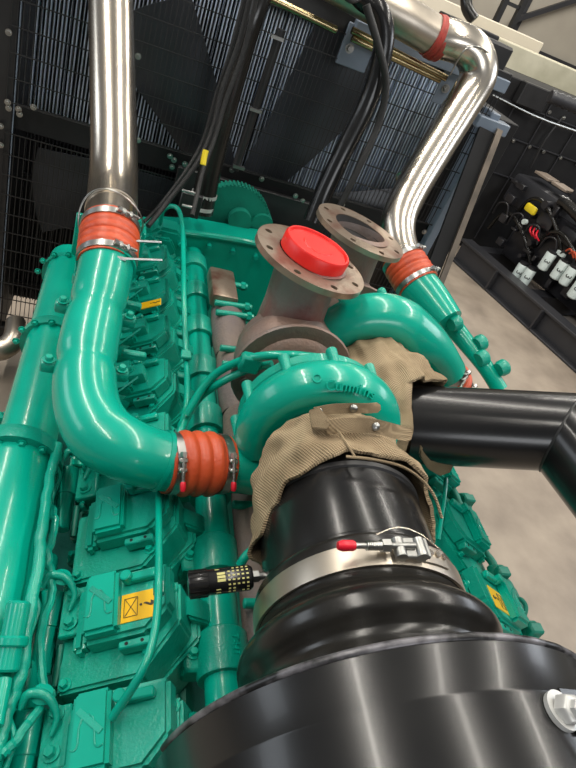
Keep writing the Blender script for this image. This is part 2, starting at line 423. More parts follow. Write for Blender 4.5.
for px, py in ((73, 305), (66, 345), (80, 262)):   # upright ribs beside the cooler
    c = at(px, py, Z=-1.05); bm = B(); box(bm, c, (.022, .16, .09), None, .004); cyl(bm, c+Vector((.0, .07, .03)), c+Vector((.0, .07, .065)), .016, 12, bev=.003); obj('rib', bm, 'green_cast', cool)

# front gear housing across the far end
bm = B()
prism(bm, [V(.10, 2.27, -1.45), V(.10, 2.27, -1.16), V(.16, 2.27, -1.09), V(.34, 2.27, -1.055), V(.66, 2.27, -1.03), V(.95, 2.27, -1.05), V(1.15, 2.27, -1.15), V(1.2, 2.27, -1.45), V(1.0, 2.27, -1.9), V(.3, 2.27, -1.9)], (0, .14, 0), .012)
epart('gear_housing', bm, 'green')
bm = B(); tube(bm, [V(.16, 2.27, -1.095), V(.34, 2.27, -1.06), V(.66, 2.27, -1.035), V(.95, 2.27, -1.055)], .013, 8, 6)
epart('housing_rim', bm, 'green_cast')
bm = B()
for k in range(8):
    x = .22+k*.10; z = -1.085+.03*math.sin(PI*(x-.1)/1.0); cyl(bm, V(x, 2.24, z-.03), V(x, 2.275, z-.03), .010, 10)
objs('housing_bolt', bm, 'green_cast', eng)
bm = B(); c = at(232, 222, Y=2.44); n_t = 60
lathe(bm, c, (0, 1, 0), [(0, 0), (.16, 0), (.16, .05), (0, .05)], 48)
for k in range(n_t):
    a = 2*PI*k/n_t; box(bm, c+Vector((.162*math.cos(a), .025, .162*math.sin(a))), (.008, .05, .007), (Vector((math.cos(a), 0, math.sin(a))), Vector((0, 1, 0)), Vector((-math.sin(a), 0, math.cos(a)))))
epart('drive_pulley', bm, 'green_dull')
bm = B(); cyl(bm, at(240, 222, Y=2.40), at(240, 222, Y=2.40)+Vector((0, .14, 0)), .05, 20); cyl(bm, at(262, 226, Y=2.42), at(262, 226, Y=2.42)+Vector((0, .12, 0)), .05, 20)
objs('pulley_hub', bm, 'green_dull', eng)
# end cover at the far left corner of the bank
bm = B(); o = at(165, 240, Y=2.18)
prism(bm, [o+Vector(q) for q in ((-.07, 0, -.10), (-.07, 0, .0), (-.03, 0, .045), (.05, 0, .045), (.09, 0, .0), (.09, 0, -.10))], (0, .10, 0), .012)
prism(bm, [o+Vector(q) for q in ((-.05, -.02, -.06), (-.03, -.02, .01), (.02, -.02, .015), (.05, -.02, -.03), (.02, -.02, -.08))], (0, .03, 0), .006)
tc0 = epart('thermostat_cover', bm, 'green_cast')
for q, r in (((.0, -.02, -.03), .012), ((.06, 0, .0), .010), ((-.05, 0, .0), .010)):
    bm = B(); bolt(bm, o+Vector(q), (0, -1, 0), r, .014); obj('cover_bolt', bm, 'green', tc0)
bm = B(); c = at(79, 237, Y=1.92); box(bm, c, (.035, .012, .17), None, .003); epart('support_plate', bm, 'green')
bm = B(); box(bm, at(141, 246, Y=1.72), (.012, .05, .11), None, .003); epart('support_plate', bm, 'green')

# valley: exhaust manifold pieces with clamping studs
for x, ys in ((.46, (1.0, 1.28, 1.56)), (.84, (1.28, 1.56))):
    for y in ys:
        bm = B(); tube(bm, [V(x, y, -1.12), V(x, y+.06, -1.11), V(x, y+.16, -1.10), V(x, y+.26, -1.11)], [.05, .058, .060, .052], 20, 5); epart('exhaust_manifold', bm, 'manifold', 'dull brown heat-stained section')
bm = B(); tube(bm, [V(.46, .45, -1.15), V(.46, 1.0, -1.12)], .048, 20, spline=False); epart('exhaust_manifold', bm, 'manifold', 'dull brown heat-stained section')
bm = B(); box(bm, at(222, 288, Z=-1.055), (.095, .20, .055), None, .012, 2); epart('heat_shield', bm, 'flange', 'tan metal shield over the manifold')
for y in (.55, .66, .92, 1.03, 1.42, 1.50, 1.70, 1.76, 1.90):
    bm = B(); z = -1.05 if y > 1.2 else -1.09
    cyl(bm, V(.40, y, z), V(.53, y, z+.01), .011, 12, bev=.002); cyl(bm, V(.505, y, z+.008), V(.52, y, z+.009), .016, 6)
    epart('manifold_stud', bm, 'green_cast')

# long thin fuel lines painted with the engine
def line(pts, r=.007, m='green', name='fuel_line', label=None, seg=10):
    bm = B(); tube(bm, pts, r, seg, 8); return epart(name, bm, m, label)
line([at(160, 224, Y=2.18), at(163, 211, Y=2.14), at(172, 206, Y=2.10), at(180, 213, Y=2.06), at(183, 240, Y=1.92), at(184, 300, Y=1.55), at(186, 350, Z=-1.01), at(187, 400, Z=-1.02), at(180, 430, Z=-1.03)], .0085)
line([at(158, 488, Z=-1.04), at(159, 540, Z=-.99), at(158, 600, Z=-.97), at(153, 640, Z=-.97), at(140, 675, Z=-.99), at(112, 718, Z=-1.06)], .0075)
line([at(186, 415, Z=-1.0), at(205, 385, Y=1.16), at(225, 368, Y=1.16), at(255, 357, Y=1.12), at(290, 355, Y=1.10), at(315, 357, Y=1.12)], .0105)
line([at(176, 440, Z=-1.03), at(196, 402, Y=1.17), at(220, 383, Y=1.15), at(250, 369, Y=1.14), at(272, 364, Y=1.12)], .010)
line([at(240, 565, Z=-1.05), at(246, 556, Z=-1.03), at(256, 548, Z=-1.02), at(275, 540, Z=-1.05)], .010)
bm = B(); box(bm, at(250, 363, Y=1.125), (.05, .03, .05), None, .006); epart('line_clamp', bm, 'green_cast')
bm = B(); box(bm, at(186, 355, Z=-1.0), (.03, .035, .012), None, .003); epart('line_clamp', bm, 'green_cast')
bm = B(); box(bm, at(159, 588, Z=-.985), (.02, .03, .014), None, .003); epart('line_clamp', bm, 'green_cast')

# outer left: painted-over harness, injector barrels and brackets
def wobble(pts, amp, n=8):
    q = catmull([tuple(p) for p in pts], n); return [Vector(p)+Vector((random.uniform(-amp, amp), random.uniform(-amp, amp), random.uniform(-amp, amp))) for p in q]
bm = B()
hp = [at(58, 445, Z=-1.10), at(50, 480, Z=-1.08), at(42, 530, Z=-1.07), at(37, 575, Z=-1.07), at(27, 625, Z=-1.08), at(22, 670, Z=-1.10), at(8, 710, Z=-1.12), at(-6, 760, Z=-1.12)]
tube(bm, wobble(hp, .0015), .0115, 10, 2); epart('wiring_harness', bm, 'green_cast')
bm = B(); tube(bm, wobble([at(46, 500, Z=-1.10), at(55, 520, Z=-1.10), at(48, 555, Z=-1.11), at(52, 590, Z=-1.12), at(40, 640, Z=-1.12), at(42, 700, Z=-1.13), at(20, 735, Z=-1.12), at(2, 755, Z=-1.12)], .002), .008, 8, 2); epart('wiring_harness', bm, 'green_cast')
for i, (px, py) in enumerate(((68, 480), (50, 610), (28, 735), (85, 425))):
    o = at(px, py, Z=-1.16)
    bm = B(); cyl(bm, o+Vector((0, -.10, -.06)), o+Vector((0, .0, -.03)), .022, 18, bev=.003); cyl(bm, o+Vector((0, -.02, -.04)), o+Vector((.0, .05, -.02)), .028, 18, bev=.004)
    ip = epart('fuel_pump_barrel', bm, 'green')
    bm = B(); tube(bm, [o+Vector((-.02, .03, .03)), o+Vector((-.01, .045, .05)), o+Vector((.02, .04, .05)), o+Vector((.04, .015, .035)), o+Vector((.035, -.01, .02))], [.006, .008, .008, .006, .004], 10, 6); obj('lever', bm, 'green_cast', ip)
    bm = B(); lathe(bm, o+Vector((.012, .05, .03)), (.1, .3, 1), [(0, 0), (.016, 0), (.022, .004), (.016, .012), (0, .014)], 16); obj('cap_disc', bm, 'green', ip)
    bm = B(); tube(bm, [o+Vector((-.03, .05, .0)), o+Vector((-.035, .02, .03)), o+Vector((-.02, -.02, .03)), o+Vector((-.028, -.07, .01)), o+Vector((-.02, -.11, -.01))], .005, 8, 6); obj('pipe_loop', bm, 'green_cast', ip)
    bm = B(); box(bm, o+Vector((.045, -.01, .01)), (.05, .10, .014), (Vector((C3, 0, S3)), Vector((0, 1, 0)), Vector((-S3, 0, C3))), .003)
    bolt(bm, o+Vector((.040, .025, .017)), (-.5, 0, .866), .010, .010); bolt(bm, o+Vector((.040, -.035, .017)), (-.5, 0, .866), .010, .010)
    obj('bolted_plate', bm, 'green_cast', ip)
    bm = B(); cyl(bm, o+Vector((.03, -.13, -.04)), o+Vector((.03, -.06, -.02)), .007, 10); cyl(bm, o+Vector((-.035, -.05, -.02)), o+Vector((-.035, .02, .0)), .011, 12, bev=.002); objs('stud', bm, 'green_dull', ip)
for y in (.38, .52, .76, .98):
    bm = B(); cyl(bm, V(.0, y-.07, -1.22), V(.0, y+.07, -1.22), .028, 18, bev=.004); epart('linkage_tube', bm, 'green')
bm = B()
o = at(12, 640, Z=-1.06); cyl(bm, o+Vector((0, .06, .02)), o+Vector((0, -.04, -.03)), .020, 18, bev=.004); cyl(bm, o+Vector((0, .01, -.005)), o+Vector((0, -.005, -.013)), .027, 18, bev=.003); cyl(bm, o+Vector((-.0, -.05, -.034)), o+Vector((0, -.12, -.04)), .012, 12)
epart('sensor_plug', bm, 'green')

# right bank extras: outer harness, loops, valve bodies
bm = B(); hr = [at(441, 470, Z=-1.10), at(453, 490, Z=-1.12), at(470, 525, Z=-1.14), at(490, 560, Z=-1.15), at(508, 585, Z=-1.15), at(521, 612, Z=-1.15), at(532, 640, Z=-1.15)]
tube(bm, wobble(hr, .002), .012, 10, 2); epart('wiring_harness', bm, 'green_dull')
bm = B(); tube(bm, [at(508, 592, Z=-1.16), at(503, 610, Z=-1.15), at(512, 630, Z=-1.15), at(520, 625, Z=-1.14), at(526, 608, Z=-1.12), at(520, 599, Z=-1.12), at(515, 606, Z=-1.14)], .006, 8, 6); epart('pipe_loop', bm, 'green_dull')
for px, py in ((466, 502), (500, 575), (532, 632)):
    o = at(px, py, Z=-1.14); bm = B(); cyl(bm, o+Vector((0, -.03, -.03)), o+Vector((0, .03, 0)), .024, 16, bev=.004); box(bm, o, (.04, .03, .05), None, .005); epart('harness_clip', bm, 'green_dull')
bm = B(); tube(bm, [at(446, 478, Z=-1.0), at(444, 500, Z=-1.03), at(438, 540, Z=-1.05)], .006, 8, 5); epart('fuel_line', bm, 'green')
bm = B(); tube(bm, [at(432, 545, Z=-1.03), at(440, 580, Z=-1.03), at(450, 610, Z=-1.04)], .008, 8, 5); epart('fuel_line', bm, 'green_cast')

# ================================================================ HALL / BASE of this engine
bm = B()
for x in (.30, .98): beam(bm, V(x, .1, -2.16), V(x, 2.5, -2.16), .10, .28)
sk = thing('engine_skid', 'black steel skid rails under the teal engine', 'skid', V(.64, 1.0, -2.3))
objs('rail', bm, 'black_satin', sk, 0)
bm = B()
for y in (.3, 1.2, 2.4): box(bm, V(.64, y, -2.16), (.6, .10, .2))
objs('cross_member', bm, 'black_satin', sk, 0)

# ================================================================ TURBOCHARGERS
def ringpath(c, R0, a0, a1, n):
    return [Vector(c)+Vector((R0*math.cos(a0+(a1-a0)*i/n), 0, R0*math.sin(a0+(a1-a0)*i/n))) for i in range(n+1)]
def turbo(dx, dy, dz, side, label, group=None):
    O = Vector((dx, dy, dz))
    cc = V(.528, .95, -.845)+O+(Vector((0, .03, 0)) if side == -1 else Vector((0, 0, 0)))
    RR = .136 if side == 1 else .150
    t = thing('turbocharger', label, 'turbocharger', cc+Vector((0, .15, -.30)), group)
    # compressor volute: starts thin, sweeps over the top, leaves tangentially
    if side == 1:
        a0, a1 = math.radians(-150), math.radians(-150-290)      # clockwise from lower left, over the top, to the bottom
        pts = ringpath(cc, RR, a0, a1-math.radians(0), 22); end = Vector((-1, 0, -.0))
    else:
        a0, a1 = math.radians(-110), math.radians(-110-215)
        pts = None
    if side == 1:
        rs = [.047+.024*i/22 for i in range(23)]
        # a1 = -440deg = -80deg: bottom, heading to -x
        pts = pts[:-1]; rs = rs[:-1]
        pts += [cc+Vector((-.00, 0, -.138)), cc+Vector((-.07, 0, -.138)), cc+Vector((-.13, -.005, -.135)), cc+Vector((-.19, -.01, -.13))]
        rs += [.071, .068, .065, .065]
    else:
        n = 18; a0, a1 = math.radians(150+60), math.radians(66)
        pts = ringpath(cc, RR, a0, a1, n); rs = [.056+.014*i/n for i in range(n+1)]
        d = Vector((math.sin(a1), 0, -math.cos(a1)))
        p = pts[-1]; pts += [p+d*.07, p+d*.13+Vector((0, 0, -.004)), p+d*.20+Vector((0, 0, -.02)), p+d*.23+Vector((0, 0, -.03))]; rs += [.068, .063, .058, .058]
    bm = B(); tube(bm, pts, rs, 26, 5); 
    if side == -1:
        tube(bm, ringpath(cc, .125, math.radians(30), math.radians(-150), 14), [.05-.001*i for i in range(15)], 22, 3)
    comp = obj('compressor_housing', bm, 'green', t, 50)
    bm = B(); lathe(bm, cc+Vector((0, .075, 0)), (0, -1, 0), [(0, 0), (.165, 0), (.172, .006), (.172, .03), (.14, .05), (.11, .11), (.11, .14), (0, .14)], 40)
    obj('back_plate', bm, 'green_cast', comp)
    bm = B()
    for k in range(7):
        a = math.radians(-10+35*k); p = cc+Vector(((RR+.04)*math.cos(a), .045, (RR+.04)*math.sin(a)))
        cyl(bm, p+Vector((0, .03, 0)), p+Vector((0, -.035, 0)), .013, 14, r2=.009, bev=.003)
    objs('housing_boss', bm, 'green_cast', comp)
    # cast lettering over the top front of the volute
    if side == 1:
        bm = B(); s = 'Cummins'
        for i, ch in enumerate(s):
            a = math.radians(104-5.4*i); er = Vector((math.cos(a), 0, math.sin(a))); et = Vector((math.sin(a), 0, -math.cos(a)))
            rr = .0615; ph = math.radians(50)
            nrm = (er*math.cos(ph)+Vector((0, -1, 0))*math.sin(ph)).normalized(); upv = (er*math.sin(ph)+Vector((0, 1, 0))*math.cos(ph)).normalized()
            text_bm(bm, ch, cc+er*RR+nrm*(rr), et, upv, .031, .0026)
        obj('cast_lettering', bm, 'green', comp, 0)
        bm = B(); a = math.radians(112); er = Vector((math.cos(a), 0, math.sin(a))); nrm = (er*math.cos(.55)+Vector((0, -1, 0))*math.sin(.55)).normalized()
        lathe(bm, cc+er*RR+nrm*.052, nrm, [(.010, 0), (.010, .006), (.007, .006), (.007, 0)], 16); obj('cast_ring', bm, 'green', comp)
    # bearing body
    bm = B(); lathe(bm, cc+Vector((0, .06, 0)), (0, 1, 0), [(0, 0), (.075, 0), (.07, .05), (.085, .10), (0, .11)], 28); obj('bearing_housing', bm, 'rust', t)
    # turbine volute and riser
    tc = V(.515, 1.24, -.865)+O
    pts = ringpath(tc, .078, math.radians(-20), math.radians(300), 20)
    bm = B(); tube(bm, pts, [.055+.0008*i for i in range(21)], 24, 4); lathe(bm, tc+Vector((0, -.09, 0)), (0, 1, 0), [(0, 0), (.10, 0), (.13, .03), (.13, .15), (.1, .18), (0, .18)], 36)
    tb = obj('turbine_housing', bm, 'rust', t, 60)
    bm = B(); lathe(bm, tc+Vector((0, -.07, 0)), (0, 1, 0), [(.10, 0), (.155, 0), (.158, .006), (.155, .012), (.1, .012)], 40); obj('clamp_band', bm, 'rust', tb)
    fc = V(.502, 1.325, -.604)+O; base = V(.505, 1.29, -.90)+O
    ax = (fc-base).normalized()
    bm = B(); lathe(bm, base, ax, [(0, 0), (.098, 0), (.090, .08), (.083, .16), (.083, (fc-base).length-.03), (.095, (fc-base).length-.012), (.078, (fc-base).length-.005), (.07, .1), (0, .1)], 36)
    obj('outlet_pipe', bm, 'rust_red' if side == 1 else 'rust', t, 50)
    ax = Vector((.12, 0, 1)).normalized()
    # flange ring with a scalloped bore and eight through holes
    fl = B(); x, y, z = frame(ax); seg = 96; th = .016; Ro, Ri = .150, .090
    hr_, hc = .0095, .128; holes = 8
    # build the annulus as a 2D grid around each hole: use boolean-free approach - sectors with hole rings
    def ringpt(rad, a, h): return fc + z*h + (x*math.cos(a)+y*math.sin(a))*rad
    for h_i in range(holes):
        a_c = 2*PI*(h_i+.35)/holes; hc_p = (math.cos(a_c)*hc, math.sin(a_c)*hc)
        da = PI/holes; K = 8
        outer = []
        for k in range(K+1): a = a_c-da+2*da*k/K; outer.append((Ro*math.cos(a), Ro*math.sin(a)))
        for k in range(1, 4): a = a_c+da; rr = Ro+(Ri-Ro)*k/4; outer.append((rr*math.cos(a), rr*math.sin(a)))
        for k in range(K+1): a = a_c+da-2*da*k/K; outer.append((Ri*math.cos(a), Ri*math.sin(a)))
        for k in range(1, 4): a = a_c-da; rr = Ri+(Ro-Ri)*k/4; outer.append((rr*math.cos(a), rr*math.sin(a)))
        n = len(outer); inner = []
        for (ox, oy) in outer:
            vx, vy = ox-hc_p[0], oy-hc_p[1]; l = math.hypot(vx, vy)
            # slotted hole, longer around the ring
            inner.append((hc_p[0]+vx/l*hr_, hc_p[1]+vy/l*hr_))
        L3 = lambda q, h: fl.verts.new(fc+x*q[0]+y*q[1]+z*h)
        ot = [L3(q, 0) for q in outer]; ob = [L3(q, -th) for q in outer]; it = [L3(q, 0) for q in inner]; ib = [L3(q, -th) for q in inner]
        for k in range(n):
            j = (k+1) % n
            fl.faces.new((ot[k], ot[j], it[j], it[k])); fl.faces.new((ob[k], ib[k], ib[j], ob[j])); fl.faces.new((it[k], it[j], ib[j], ib[k]))
            if k < K or (K+4 <= k < 2*K+4): fl.faces.new((ot[k], ob[k], ob[j], ot[j]))
    bmesh.ops.remove_doubles(fl, verts=fl.verts, dist=1e-5)
    flo = obj('outlet_flange', fl, 'flange', t, 30)
    bm = B(); lathe(bm, fc, ax, [(.078, -.02), (.089, -.002), (.091, -.016), (.08, -.04)], 40); lathe(bm, fc-ax*.035, ax, [(0, 0), (.080, 0), (.082, .012)], 40)
    obj('dark_bore', bm, 'hole', flo)
    bm = B()
    for k in range(3):
        a = math.radians(200+70*k); p = tc+Vector((.12*math.cos(a), -.075, .12*math.sin(a))); bolt(bm, p, (0, -1, 0), .01, .012)
    objs('housing_bolt', bm, 'rust', tb)
    return t, cc, fc, ax
t1, cc1, fc1, ax1 = turbo(0, 0, 0, 1, 'nearer turbocharger, its outlet flange closed by a red cap')
t2, cc2, fc2, ax2 = turbo(.245, .337, -.025, -1, 'farther turbocharger with an open rusty outlet flange')
# red cap
bm = B(); lathe(bm, fc1-ax1*.002, ax1, [(0, 0), (.084, 0), (.088, .004), (.089, .034), (.085, .040), (.080, .040), (.077, .034), (.04, .034), (.038, .036), (0, .036)], 48)
tag(obj('protective_cap', bm, 'redcap'), 'round red plastic cap closing the nearer turbo outlet flange', 'cap')

# ================================================================ hoses and clamps
def perp(ax, ref):
    ax = Vector(ax).normalized(); ref = Vector(ref); return (ref-ax*ref.dot(ax)).normalized()
def clamp_parts(parent, c, ax, r, up, red=True, bandw=.018, name='hose_clamp'):
    ax = Vector(ax).normalized(); c = Vector(c); up = perp(ax, up); sd = ax.cross(up)
    bm = B(); lathe(bm, c-ax*bandw/2, ax, [(r, 0), (r+.0025, 0), (r+.0025, bandw), (r, bandw)], 40, closed=True)
    cl = obj(name, bm, 'zinc', parent, 40, label='silver metal band')
    bm = B(); p = c+up*(r+.008)
    cyl(bm, p-sd*.014, p+sd*.040, .0038, 10); cyl(bm, p-sd*.022, p-sd*.012, .0075, 6)
    box(bm, p-sd*.004-up*.003, (bandw*1.1, .012, .012), (ax, sd, up), .003); box(bm, p+sd*.016-up*.003, (bandw*1.1, .010, .012), (ax, sd, up), .003)
    for k in range(5): lathe(bm, p+sd*(.020+.0035*k), sd, [(.0038, 0), (.0055, .001), (.0038, .002)], 10)
    obj('clamp_bolt', bm, 'zinc', cl)
    if red:
        bm = B(); q = p+sd*.040; lathe(bm, q, sd, [(0, 0), (.005, 0), (.0062, .004), (.0062, .015), (.004, .020), (0, .021)], 14)
        obj('bolt_tip', bm, 'red_tip', cl, label='red plastic tip')
    return cl
def hose(name, a, b, r, humps, label, up, m='silicone', red=True, group=None, amp=.009, clamps=True, flip=1):
    a = Vector(a); b = Vector(b); ax = (b-a); L = ax.length; ax.normalize()
    t = thing(name, label, 'hose', (a+b)/2-Vector((0, 0, r)), group)
    n = 44; pr = [(r-.006, 0)]
    for i in range(n+1):
        s = i/n; k = 0
        if .2 < s < .8: k = abs(math.sin(PI*humps*(s-.2)/.6))**.7
        pr.append((r+amp*k, s*L))
    pr.append((r-.006, L))
    bm = B(); lathe(bm, a, ax, pr, 40, closed=True); obj('hose_body', bm, m, t, 60)
    if clamps:
        clamp_parts(t, a+ax*L*.11, ax*flip, r+.0005, up, red); clamp_parts(t, b-ax*L*.11, ax*flip, r+.0005, up, red)
    return t
# near hose between compressor and charge pipe
he = cc1+Vector((-.175, -.01, -.130))
hs = at(164, 463, Z=he.z-H+.01); 
hose('silicone_hose', he+Vector((-.0, 0, 0)), hs, .066, 3, 'orange-red ribbed hose joining the near turbo to the left elbow', (0, -.7, .8), amp=.008, flip=-1)

# left charge pipe with its big elbow
cp = [hs+(hs-he).normalized()*-.015, at(132, 452, Z=-.945), at(100, 432, Z=-.94), at(86, 398, Z=-.925), at(88, 350, Z=-.895), at(99, 300, Z=-.855), at(107, 264, Z=-.82)]
cp2 = [Vector(q) for q in catmull([tuple(p) for p in cp], 10)]
def cpr(i):
    base = [.064, .067, .071, .070, .068, .068, .070][min(i//10, 6)]*(1-(i % 10)/10)+[.064, .067, .071, .070, .068, .068, .070][min(i//10+1, 6)]*(i % 10)/10
    for c0, dep in ((37, .006), (48, .006)): base -= dep*math.exp(-((i-c0)/1.3)**2)
    return base
bm = B(); tube(bm, cp2, [cpr(i) for i in range(len(cp2))], 36, 1, spline=False)
chp = thing('charge_air_pipe', 'thick teal charge air pipe with a big elbow over the left bank', 'pipe', cp[3]-Vector((0, 0, .1)))
obj('pipe_body', bm, 'green', chp, 60)
for i in (37, 48):
    t_ = (cp2[i+1]-cp2[i-1]).normalized(); sd_ = t_.cross(Vector((0, 0, 1))).normalized()
    for sg in (-1, 1):
        bm = B(); q = cp2[i]+sd_*sg*.072; box(bm, q+Vector((0, 0, -.015)), (.05, .022, .028), (sd_, t_, Vector((0, 0, 1))), .006, 2); bolt(bm, q+sd_*sg*.008, (0, 0, 1), .009, .010); obj('joint_lug', bm, 'green_cast', chp)
bm = B(); d0 = (cp[0]-cp[1]).normalized(); lathe(bm, cp[0]-d0*.028, d0, [(.062, 0), (.068, 0), (.068, .010), (.062, .012)], 36)
d1 = (cp[-1]-cp[-2]).normalized(); lathe(bm, cp[-1]-d1*.012, d1, [(.070, 0), (.076, 0), (.076, .012), (.070, .014)], 36); objs('end_bead', bm, 'green', chp)
bm = B()
box(bm, at(130, 305, Z=-.90), (.06, .02, .02), None, .004); box(bm, at(134, 355, Z=-.93), (.06, .02, .02), None, .004)
objs('mounting_lug', bm, 'green_cast', chp)

# far-left red hose, stainless pipe
h0 = cp[-1]-d1*.0; ss0 = at(111, 224, Z=-.765)
hose('silicone_hose', cp[-1]-d1*.006, ss0, .075, 4, 'orange-red hose where the left steel pipe meets the teal pipe', (.35, -.8, .6), amp=.004, red=False)
sp = [ss0-(ss0-cp[-1]).normalized()*.02, at(113, 190, Y=1.78), at(114, 150, Y=1.92), at(113, 90, Y=2.08), at(111, 0, Y=2.32), at(110, -70, Y=2.5)]
bm = B(); tube(bm, sp, [.071, .071, .070, .070, .070, .070], 40, 10)
ssl = thing('stainless_pipe', 'straight polished stainless pipe rising on the left of the radiator', 'pipe', sp[0]-Vector((0, 0, .1)))
obj('pipe_body', bm, 'steel', ssl, 60)
bm = B(); dd = (sp[1]-sp[0]).normalized(); lathe(bm, sp[0]+dd*.09, dd, [(.070, 0), (.0725, .002), (.0725, .005), (.070, .007)], 40); obj('weld_seam', bm, 'steel_matte', ssl)
# thin wire loop and long clamp bolts at the joint
bm = B(); c = ss0+dd*.012; X, Y, Z = frame(dd)
tube(bm, [c+(X*math.cos(a)*.084+Y*math.sin(a)*.090)+dd*.02*math.sin(a*2) for a in [2*PI*k/16 for k in range(16)]], .0022, 6, 4, closed=True)
tag(obj('wire_loop', bm, 'zinc'), 'thin steel wire loop around the foot of the left stainless pipe', 'wire')
for k, (dz) in enumerate((.012, -.075)):
    p = ss0+dd*dz; bm = B(); cyl(bm, p+Vector((.03, -.092, .0)), p+Vector((.135, -.070, .01)), .0035, 8); cyl(bm, p+Vector((-.02, -.092, 0)), p+Vector((.045, -.092, .0)), .006, 8)
    tag(obj('clamp_rod', bm, 'zinc'), ('long zinc clamp rod at the upper edge of the left red hose', 'long zinc clamp rod across the middle of the left red hose')[k], 'clamp')

# right side charge pipe, hose, stainless S-bend
r0 = V(1.165, 1.80, -.86)
cr = [at(417, 284, Z=-.84), at(432, 302, Z=-.86), at(448, 322, Z=-.88)]
crp = thing('charge_air_pipe', 'teal charge air pipe stepping down along the right bank', 'pipe', cr[1]-Vector((0, 0, .1)))
bm = B(); tube(bm, cr, [.074, .070, .058], 32, 8); obj('pipe_body', bm, 'green', crp, 60)
nr = [at(446, 318, Z=-.90), at(468, 345, Z=-.93), at(486, 368, Z=-.96), at(500, 390, Z=-1.0)]
bm = B(); tube(bm, nr, [.038, .032, .029, .029], 24, 6); obj('narrow_section', bm, 'green', crp)
bm = B()
for (px, py, z) in ((455, 323, -.87), (480, 343, -.90), (482, 358, -.93), (502, 368, -.93)):
    p = at(px, py, Z=z); lathe(bm, p, (.7, .3, .3), [(0, -.02), (.024, -.02), (.030, -.005), (.030, .012), (.022, .02), (0, .02)], 18)
bmesh.ops.recalc_face_normals(bm, faces=bm.faces); objs('pipe_boss', bm, 'green_cast', crp)
dr = (cr[0]-cr[1]).normalized(); sr0 = at(401, 258, Z=-.80)
hose('silicone_hose', cr[0]-dr*.01, sr0, .079, 4, 'orange-red hose below the right stainless pipe', (.5, -.5, .7), amp=.005, red=False)
spr = [sr0+(cr[0]-sr0).normalized()*.03, at(397, 232, Y=2.0), at(404, 203, Y=2.08), at(434, 152, Y=2.22), at(464, 103, Y=2.33), at(479, 75, Y=2.37), at(473, 52, Y=2.39), at(455, 41, Y=2.40), at(436, 38, Y=2.42)]
_dense = [Vector(p) for p in catmull([tuple(p) for p in spr], 10)]
for _ in range(14): _dense = [_dense[0]]+[(_dense[i-1]+_dense[i]*2+_dense[i+1])/4 for i in range(1, len(_dense)-1)]+[_dense[-1]]
bm = B(); tube(bm, _dense, [q[0] for q in catmull([(r,) for r in [.069, .066, .066, .067, .069, .071, .071, .070, .070]], 10)], 40, 2, spline=False)
for _x in (): tube(bm, spr, [.069, .066, .066, .067, .069, .071, .071, .070, .070], 36, 10)
ssr = thing('stainless_pipe', 'polished stainless pipe bending at the top right of the radiator', 'pipe', spr[0]-Vector((0, 0, .1)))
obj('pipe_body', bm, 'steel', ssr, 60)
bm = B()
for i, (px, py, yy) in enumerate(((458, 112, 2.32), (412, 184, 2.175))):
    c = at(px, py, Y=yy); d = (spr[3]-spr[2]).normalized(); lathe(bm, c, d, [(.066, -.005), (.0705, -.003), (.0705, .003), (.066, .005)], 36)
objs('weld_seam', bm, 'steel_matte', ssr)
tp = [at(437, 38, Y=2.42), at(405, 19, Y=2.42), at(375, 3, Y=2.44), at(330, -22, Y=2.46)]
bm = B(); tube(bm, tp, .069, 32, 6); tag(obj('stainless_pipe', bm, 'steel_matte'), 'dull steel pipe crossing above the radiator to the red band', 'pipe')
td = (tp[0]-tp[1]).normalized(); hose('silicone_hose', tp[0]-td*.03, tp[0]+td*.03, .073, 2, 'short dark red hose joining two pipes at the radiator top', (0, -.6, .8), m='dark_silicone', red=False, clamps=False, amp=.004)
bm = B(); tube(bm, [at(450, 75, Y=2.3), at(458, 60, Y=2.29), at(466, 49, Y=2.28), at(478, 47, Y=2.29), at(492, 55, Y=2.34)], .003, 6, 6)
tag(obj('wire_strap', bm, 'zinc'), 'thin bright wire looped over the right stainless elbow', 'wire')

# second compressor outlet hose
oe = cc2+Vector((.150*math.cos(math.radians(66))+.23*.914, 0, .150*math.sin(math.radians(66))-.23*.407-.03)); dd2 = Vector((.75, -.02, -.66)).normalized()
hose('silicone_hose', oe-dd2*.0, oe+dd2*.085, .054, 2, 'orange-red ribbed hose below the far compressor outlet', (.3, -.6, .5), amp=.008, red=False)
bm = B(); tube(bm, [oe+dd2*.08, oe+dd2*.12, oe+dd2*.14+Vector((.01, .03, -.06)), oe+Vector((.11, .06, -.22))], .050, 20, 6)
tag(obj('connecting_elbow', bm, 'green'), 'teal elbow below the hose of the farther compressor', 'pipe')

# ================================================================ near intake line
AX = .52
pin = thing('intake_pipe', 'wide glossy black intake pipe coming out of the tan blanket', 'pipe', V(AX, .60, -1.01))
p_far, p_near = V(.532, .84, -.842), V(.512, .42, -.842)
dn = (p_near-p_far).normalized()
bm = B(); lathe(bm, p_far, dn, [(0, 0), (.120, 0), (.150, .10), (.152, .13), (.158, .15), (.159, .285), (.166, .292), (.167, .40), (.16, .405), (0, .405)], 72)
obj('pipe_body', bm, 'black', pin, 30)
bm = B(); lathe(bm, p_far+dn*.13, dn, [(.150, 0), (.1605, .004), (.1605, .014), (.155, .018)], 72); obj('weld_bead', bm, 'black_satin', pin)
bm = B()
q0 = p_far+dn*.30
cen = [(q0+dn*a_, r_) for a_, r_ in ((0, .172), (.01, .177), (.05, .178), (.072, .176), (.086, .181), (.098, .194), (.112, .208), (.128, .214), (.144, .210), (.158, .199), (.170, .192), (.186, .196), (.205, .206), (.232, .216))]
tube(bm, [c for c, r in cen], [r for c, r in cen], 80, 6)
hump = tag(obj('rubber_hump_hose', bm, 'rubber', None, 60), 'black rubber hump hose between intake pipe and the filter drum', 'hose')
